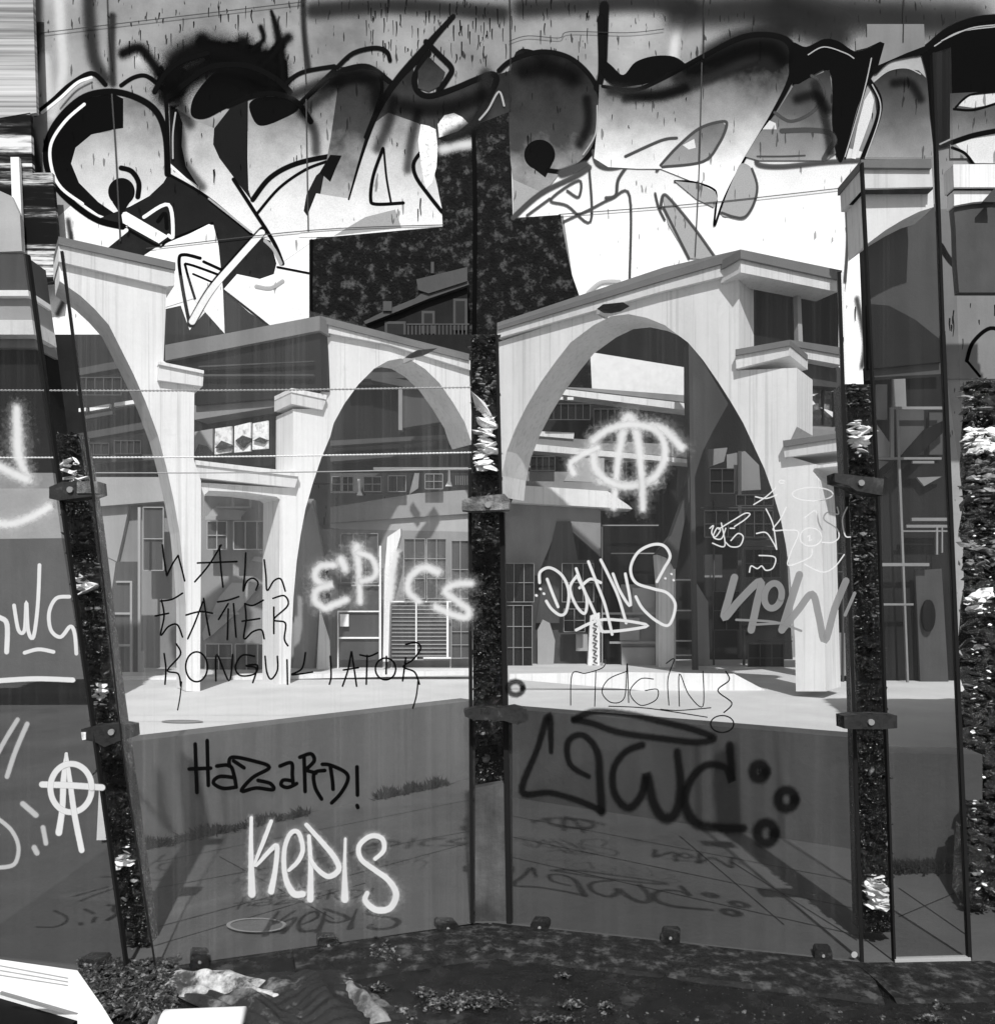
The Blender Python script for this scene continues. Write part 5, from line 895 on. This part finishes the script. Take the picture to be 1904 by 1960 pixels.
for i in range(500):
    x = random.uniform(960, 1900); y = random.uniform(1860, 1956); add_rock(bm, gnd((x, y)), random.choice((.002, .003, .005)), .6)
for i in range(60):
    x = random.uniform(1000, 1900); y = random.uniform(1935, 1957); add_rock(bm, gnd((x, y)), random.choice((.008, .012)), .5)
tag(obj('grit', bm, M['glint']), 'scattered dark grit over the wet ground at the lower right', 'grit', kind='stuff')
# cloth: folded tarpaulin
def draped(label, name, cor, nx, ny, hfun, mat):
    bm = bmesh.new(); gr = []
    for i in range(nx+1):
        row = []
        for j in range(ny+1):
            u, v = i/nx, j/ny
            q = [cor[0][k]*(1-u)*(1-v)+cor[1][k]*u*(1-v)+cor[2][k]*u*v+cor[3][k]*(1-u)*v for k in (0, 1)]
            p = gnd(q); p.z = hfun(u, v); row.append(bm.verts.new(p))
        gr.append(row)
    for i in range(nx):
        for j in range(ny): bm.faces.new((gr[i][j], gr[i+1][j], gr[i+1][j+1], gr[i][j+1]))
    return tag(obj(name, bm, mat, smooth=True), label, 'cloth')
cr_ = lambda q: 1-abs((q % 1)*2-1)
draped('dark ribbed cloth lying in folds over the rubble at the lower left', 'tarpaulin', [(470, 1872), (650, 1862), (830, 1995), (500, 1995)], 110, 60, lambda u, v: .012+.075*math.sin(math.pi*u)*math.sin(math.pi*v)**.6*(.45+.55*cr_(u*2.2+v*.6))+.004*math.sin(v*70+u*30)*(u > .1)+.01*math.sin(u*11-v*6)*math.sin(math.pi*v), M['cloth'])
draped('pale crumpled strip of cloth spilling out under the WALL EATER panel', 'rag', [(292, 1868), (440, 1862), (640, 1945), (325, 1912)], 90, 50, lambda u, v: .012+.06*math.sin(math.pi*u)**.5*math.sin(math.pi*v)*(.3+.7*cr_(u*1.7-v*1.1+.2))+.008*math.sin(u*23+v*11)*math.sin(math.pi*v), M['cloth_pale'])
draped('grey folded fabric wedge between the pale rag and the tarpaulin', 'fabric', [(325, 1903), (520, 1888), (640, 1985), (470, 1985)], 80, 40, lambda u, v: .012+.06*math.sin(math.pi*u)*math.sin(math.pi*v)*(.4+.6*cr_(u*2+v))+.005*math.sin(u*30-v*9), M['cloth'])
draped('grey twisted cloth roll along the bottom right end of the tarpaulin', 'cloth_roll', [(640, 1885), (672, 1880), (800, 1985), (700, 1990)], 50, 26, lambda u, v: .012+.055*math.sin(math.pi*v)*math.sin(math.pi*min(1, u*1.2))+.006*math.sin(u*9+v*21), stone('grey_cloth', .07, .34, .52, 6, .8, .7, .02, .2))
# white crate bottom left
cr = thing('white_crate', gnd((60, 1900)), 'bright white crate with a black open front in the bottom left corner', 'crate')
zt = .16
def gz(p, z): return gnd(p, z)
bm = bmesh.new()
top = [(-120, 1822), (0, 1837), (148, 1858), (195, 1925), (235, 1990), (150, 1990), (148, 1948), (0, 1905), (-120, 1870)]
Av = [bm.verts.new(gz(p, zt)) for p in top]; Bv = [bm.verts.new(gz(p, zt)-Vector((0, 0, .012))) for p in top]
f1 = bm.faces.new(Av); f2 = bm.faces.new(Bv[::-1])
for i in range(len(top)): bm.faces.new((Av[i], Bv[i], Bv[(i+1) % len(top)], Av[(i+1) % len(top)]))
f1.normal_update(); f2.normal_update(); bmesh.ops.triangulate(bm, faces=[f1, f2], ngon_method='EAR_CLIP'); obj('lid', bm, concrete('grubby_white_plastic', .85, .12, .5, 9, .1, fine=6, bump=.1), cr)
for k_ in (0, 1, 2): bm = bmesh.new(); vs_ = [bm.verts.new(gz(q, zt+.003)) for q in [(-100, 1838+k_*9), (0, 1848+k_*9), (130, 1872+k_*7), (130, 1873.5+k_*7), (0, 1849.5+k_*9), (-100, 1839.5+k_*9)]]; bm.faces.new(vs_); obj('moulding_line', bm, M['lite'], cr)
bm = bmesh.new(); a, b = gz((-140, 1872), zt-.013), gz((149, 1950), zt-.013); ctr = b+Vector((.0, -.5, 0)); dd = a+Vector((0, -.5, 0))
vs = [bm.verts.new(q) for q in (a, b, ctr, dd)]+[bm.verts.new(Vector((q.x, q.y, 0))) for q in (a, b, ctr, dd)]
for f in ((0, 1, 2, 3), (0, 4, 5, 1), (1, 5, 6, 2), (2, 6, 7, 3), (3, 7, 4, 0)): bm.faces.new([vs[i] for i in f])
obj('crate_body', bm, M['black'], cr)
bm = bmesh.new(); add_poly(bm, [(0, 1900), (148, 1943), (148, 1948), (0, 1905)], flat(b.y-.0), 0, .01); obj('rim', bm, M['mid'], cr)
# white roll
rl = thing('paper_roll', gnd((385, 1950)), 'white paper roll with crumpled left end at the bottom left edge', 'roll')
def tube(a, b, r, N=20, jag=0):
    bm = bmesh.new(); u = (b-a).normalized(); n1 = Vector((0, 0, 1)); n2 = u.cross(n1).normalized(); rows = []
    for i in range(9):
        p = a+(b-a)*i/8; rows.append([bm.verts.new(p+(n1*math.cos(k*math.tau/N)+n2*math.sin(k*math.tau/N))*r*(1+random.gauss(0, jag))) for k in range(N)])
    for i in range(8):
        for k in range(N): bm.faces.new((rows[i][k], rows[i][(k+1) % N], rows[i+1][(k+1) % N], rows[i+1][k]))
    bm.faces.new(rows[0]); bm.faces.new(rows[-1][::-1]); return bm
A_, B_ = flat(2.92).at((312, 1968)), flat(2.92).at((465, 1962))
obj('roll_body', tube(A_, B_, .062), M['white'], rl, True)
obj('crumpled_end', tube(A_-Vector((.045, 0, .01)), A_+Vector((.01, 0, 0)), .045, 20, .12), M['rock_grey'], rl)
# roof lamps
for x, y, pl, lb in ((795, 676, LB, 'small dark floodlight on the left arcade roof edge'), (1150, 588, RA, 'small dark floodlight on the right arcade roof edge')):
    b = pl.at((x, y)); r = thing('floodlight', b, lb, 'lamp', 'floodlights on the arcade roofs')
    poly('lamp_head', [(x-8, y+3), (x+4, y-6), (x+42, y-10), (x+25, y), (x+6, y+4)], pl, .9, .25, M['black'], r)
    poly('bracket', [(x-8, y+3), (x-1, y+2), (x-3, y+13), (x-9, y+13)], pl, .5, .3, M['lite'], r)
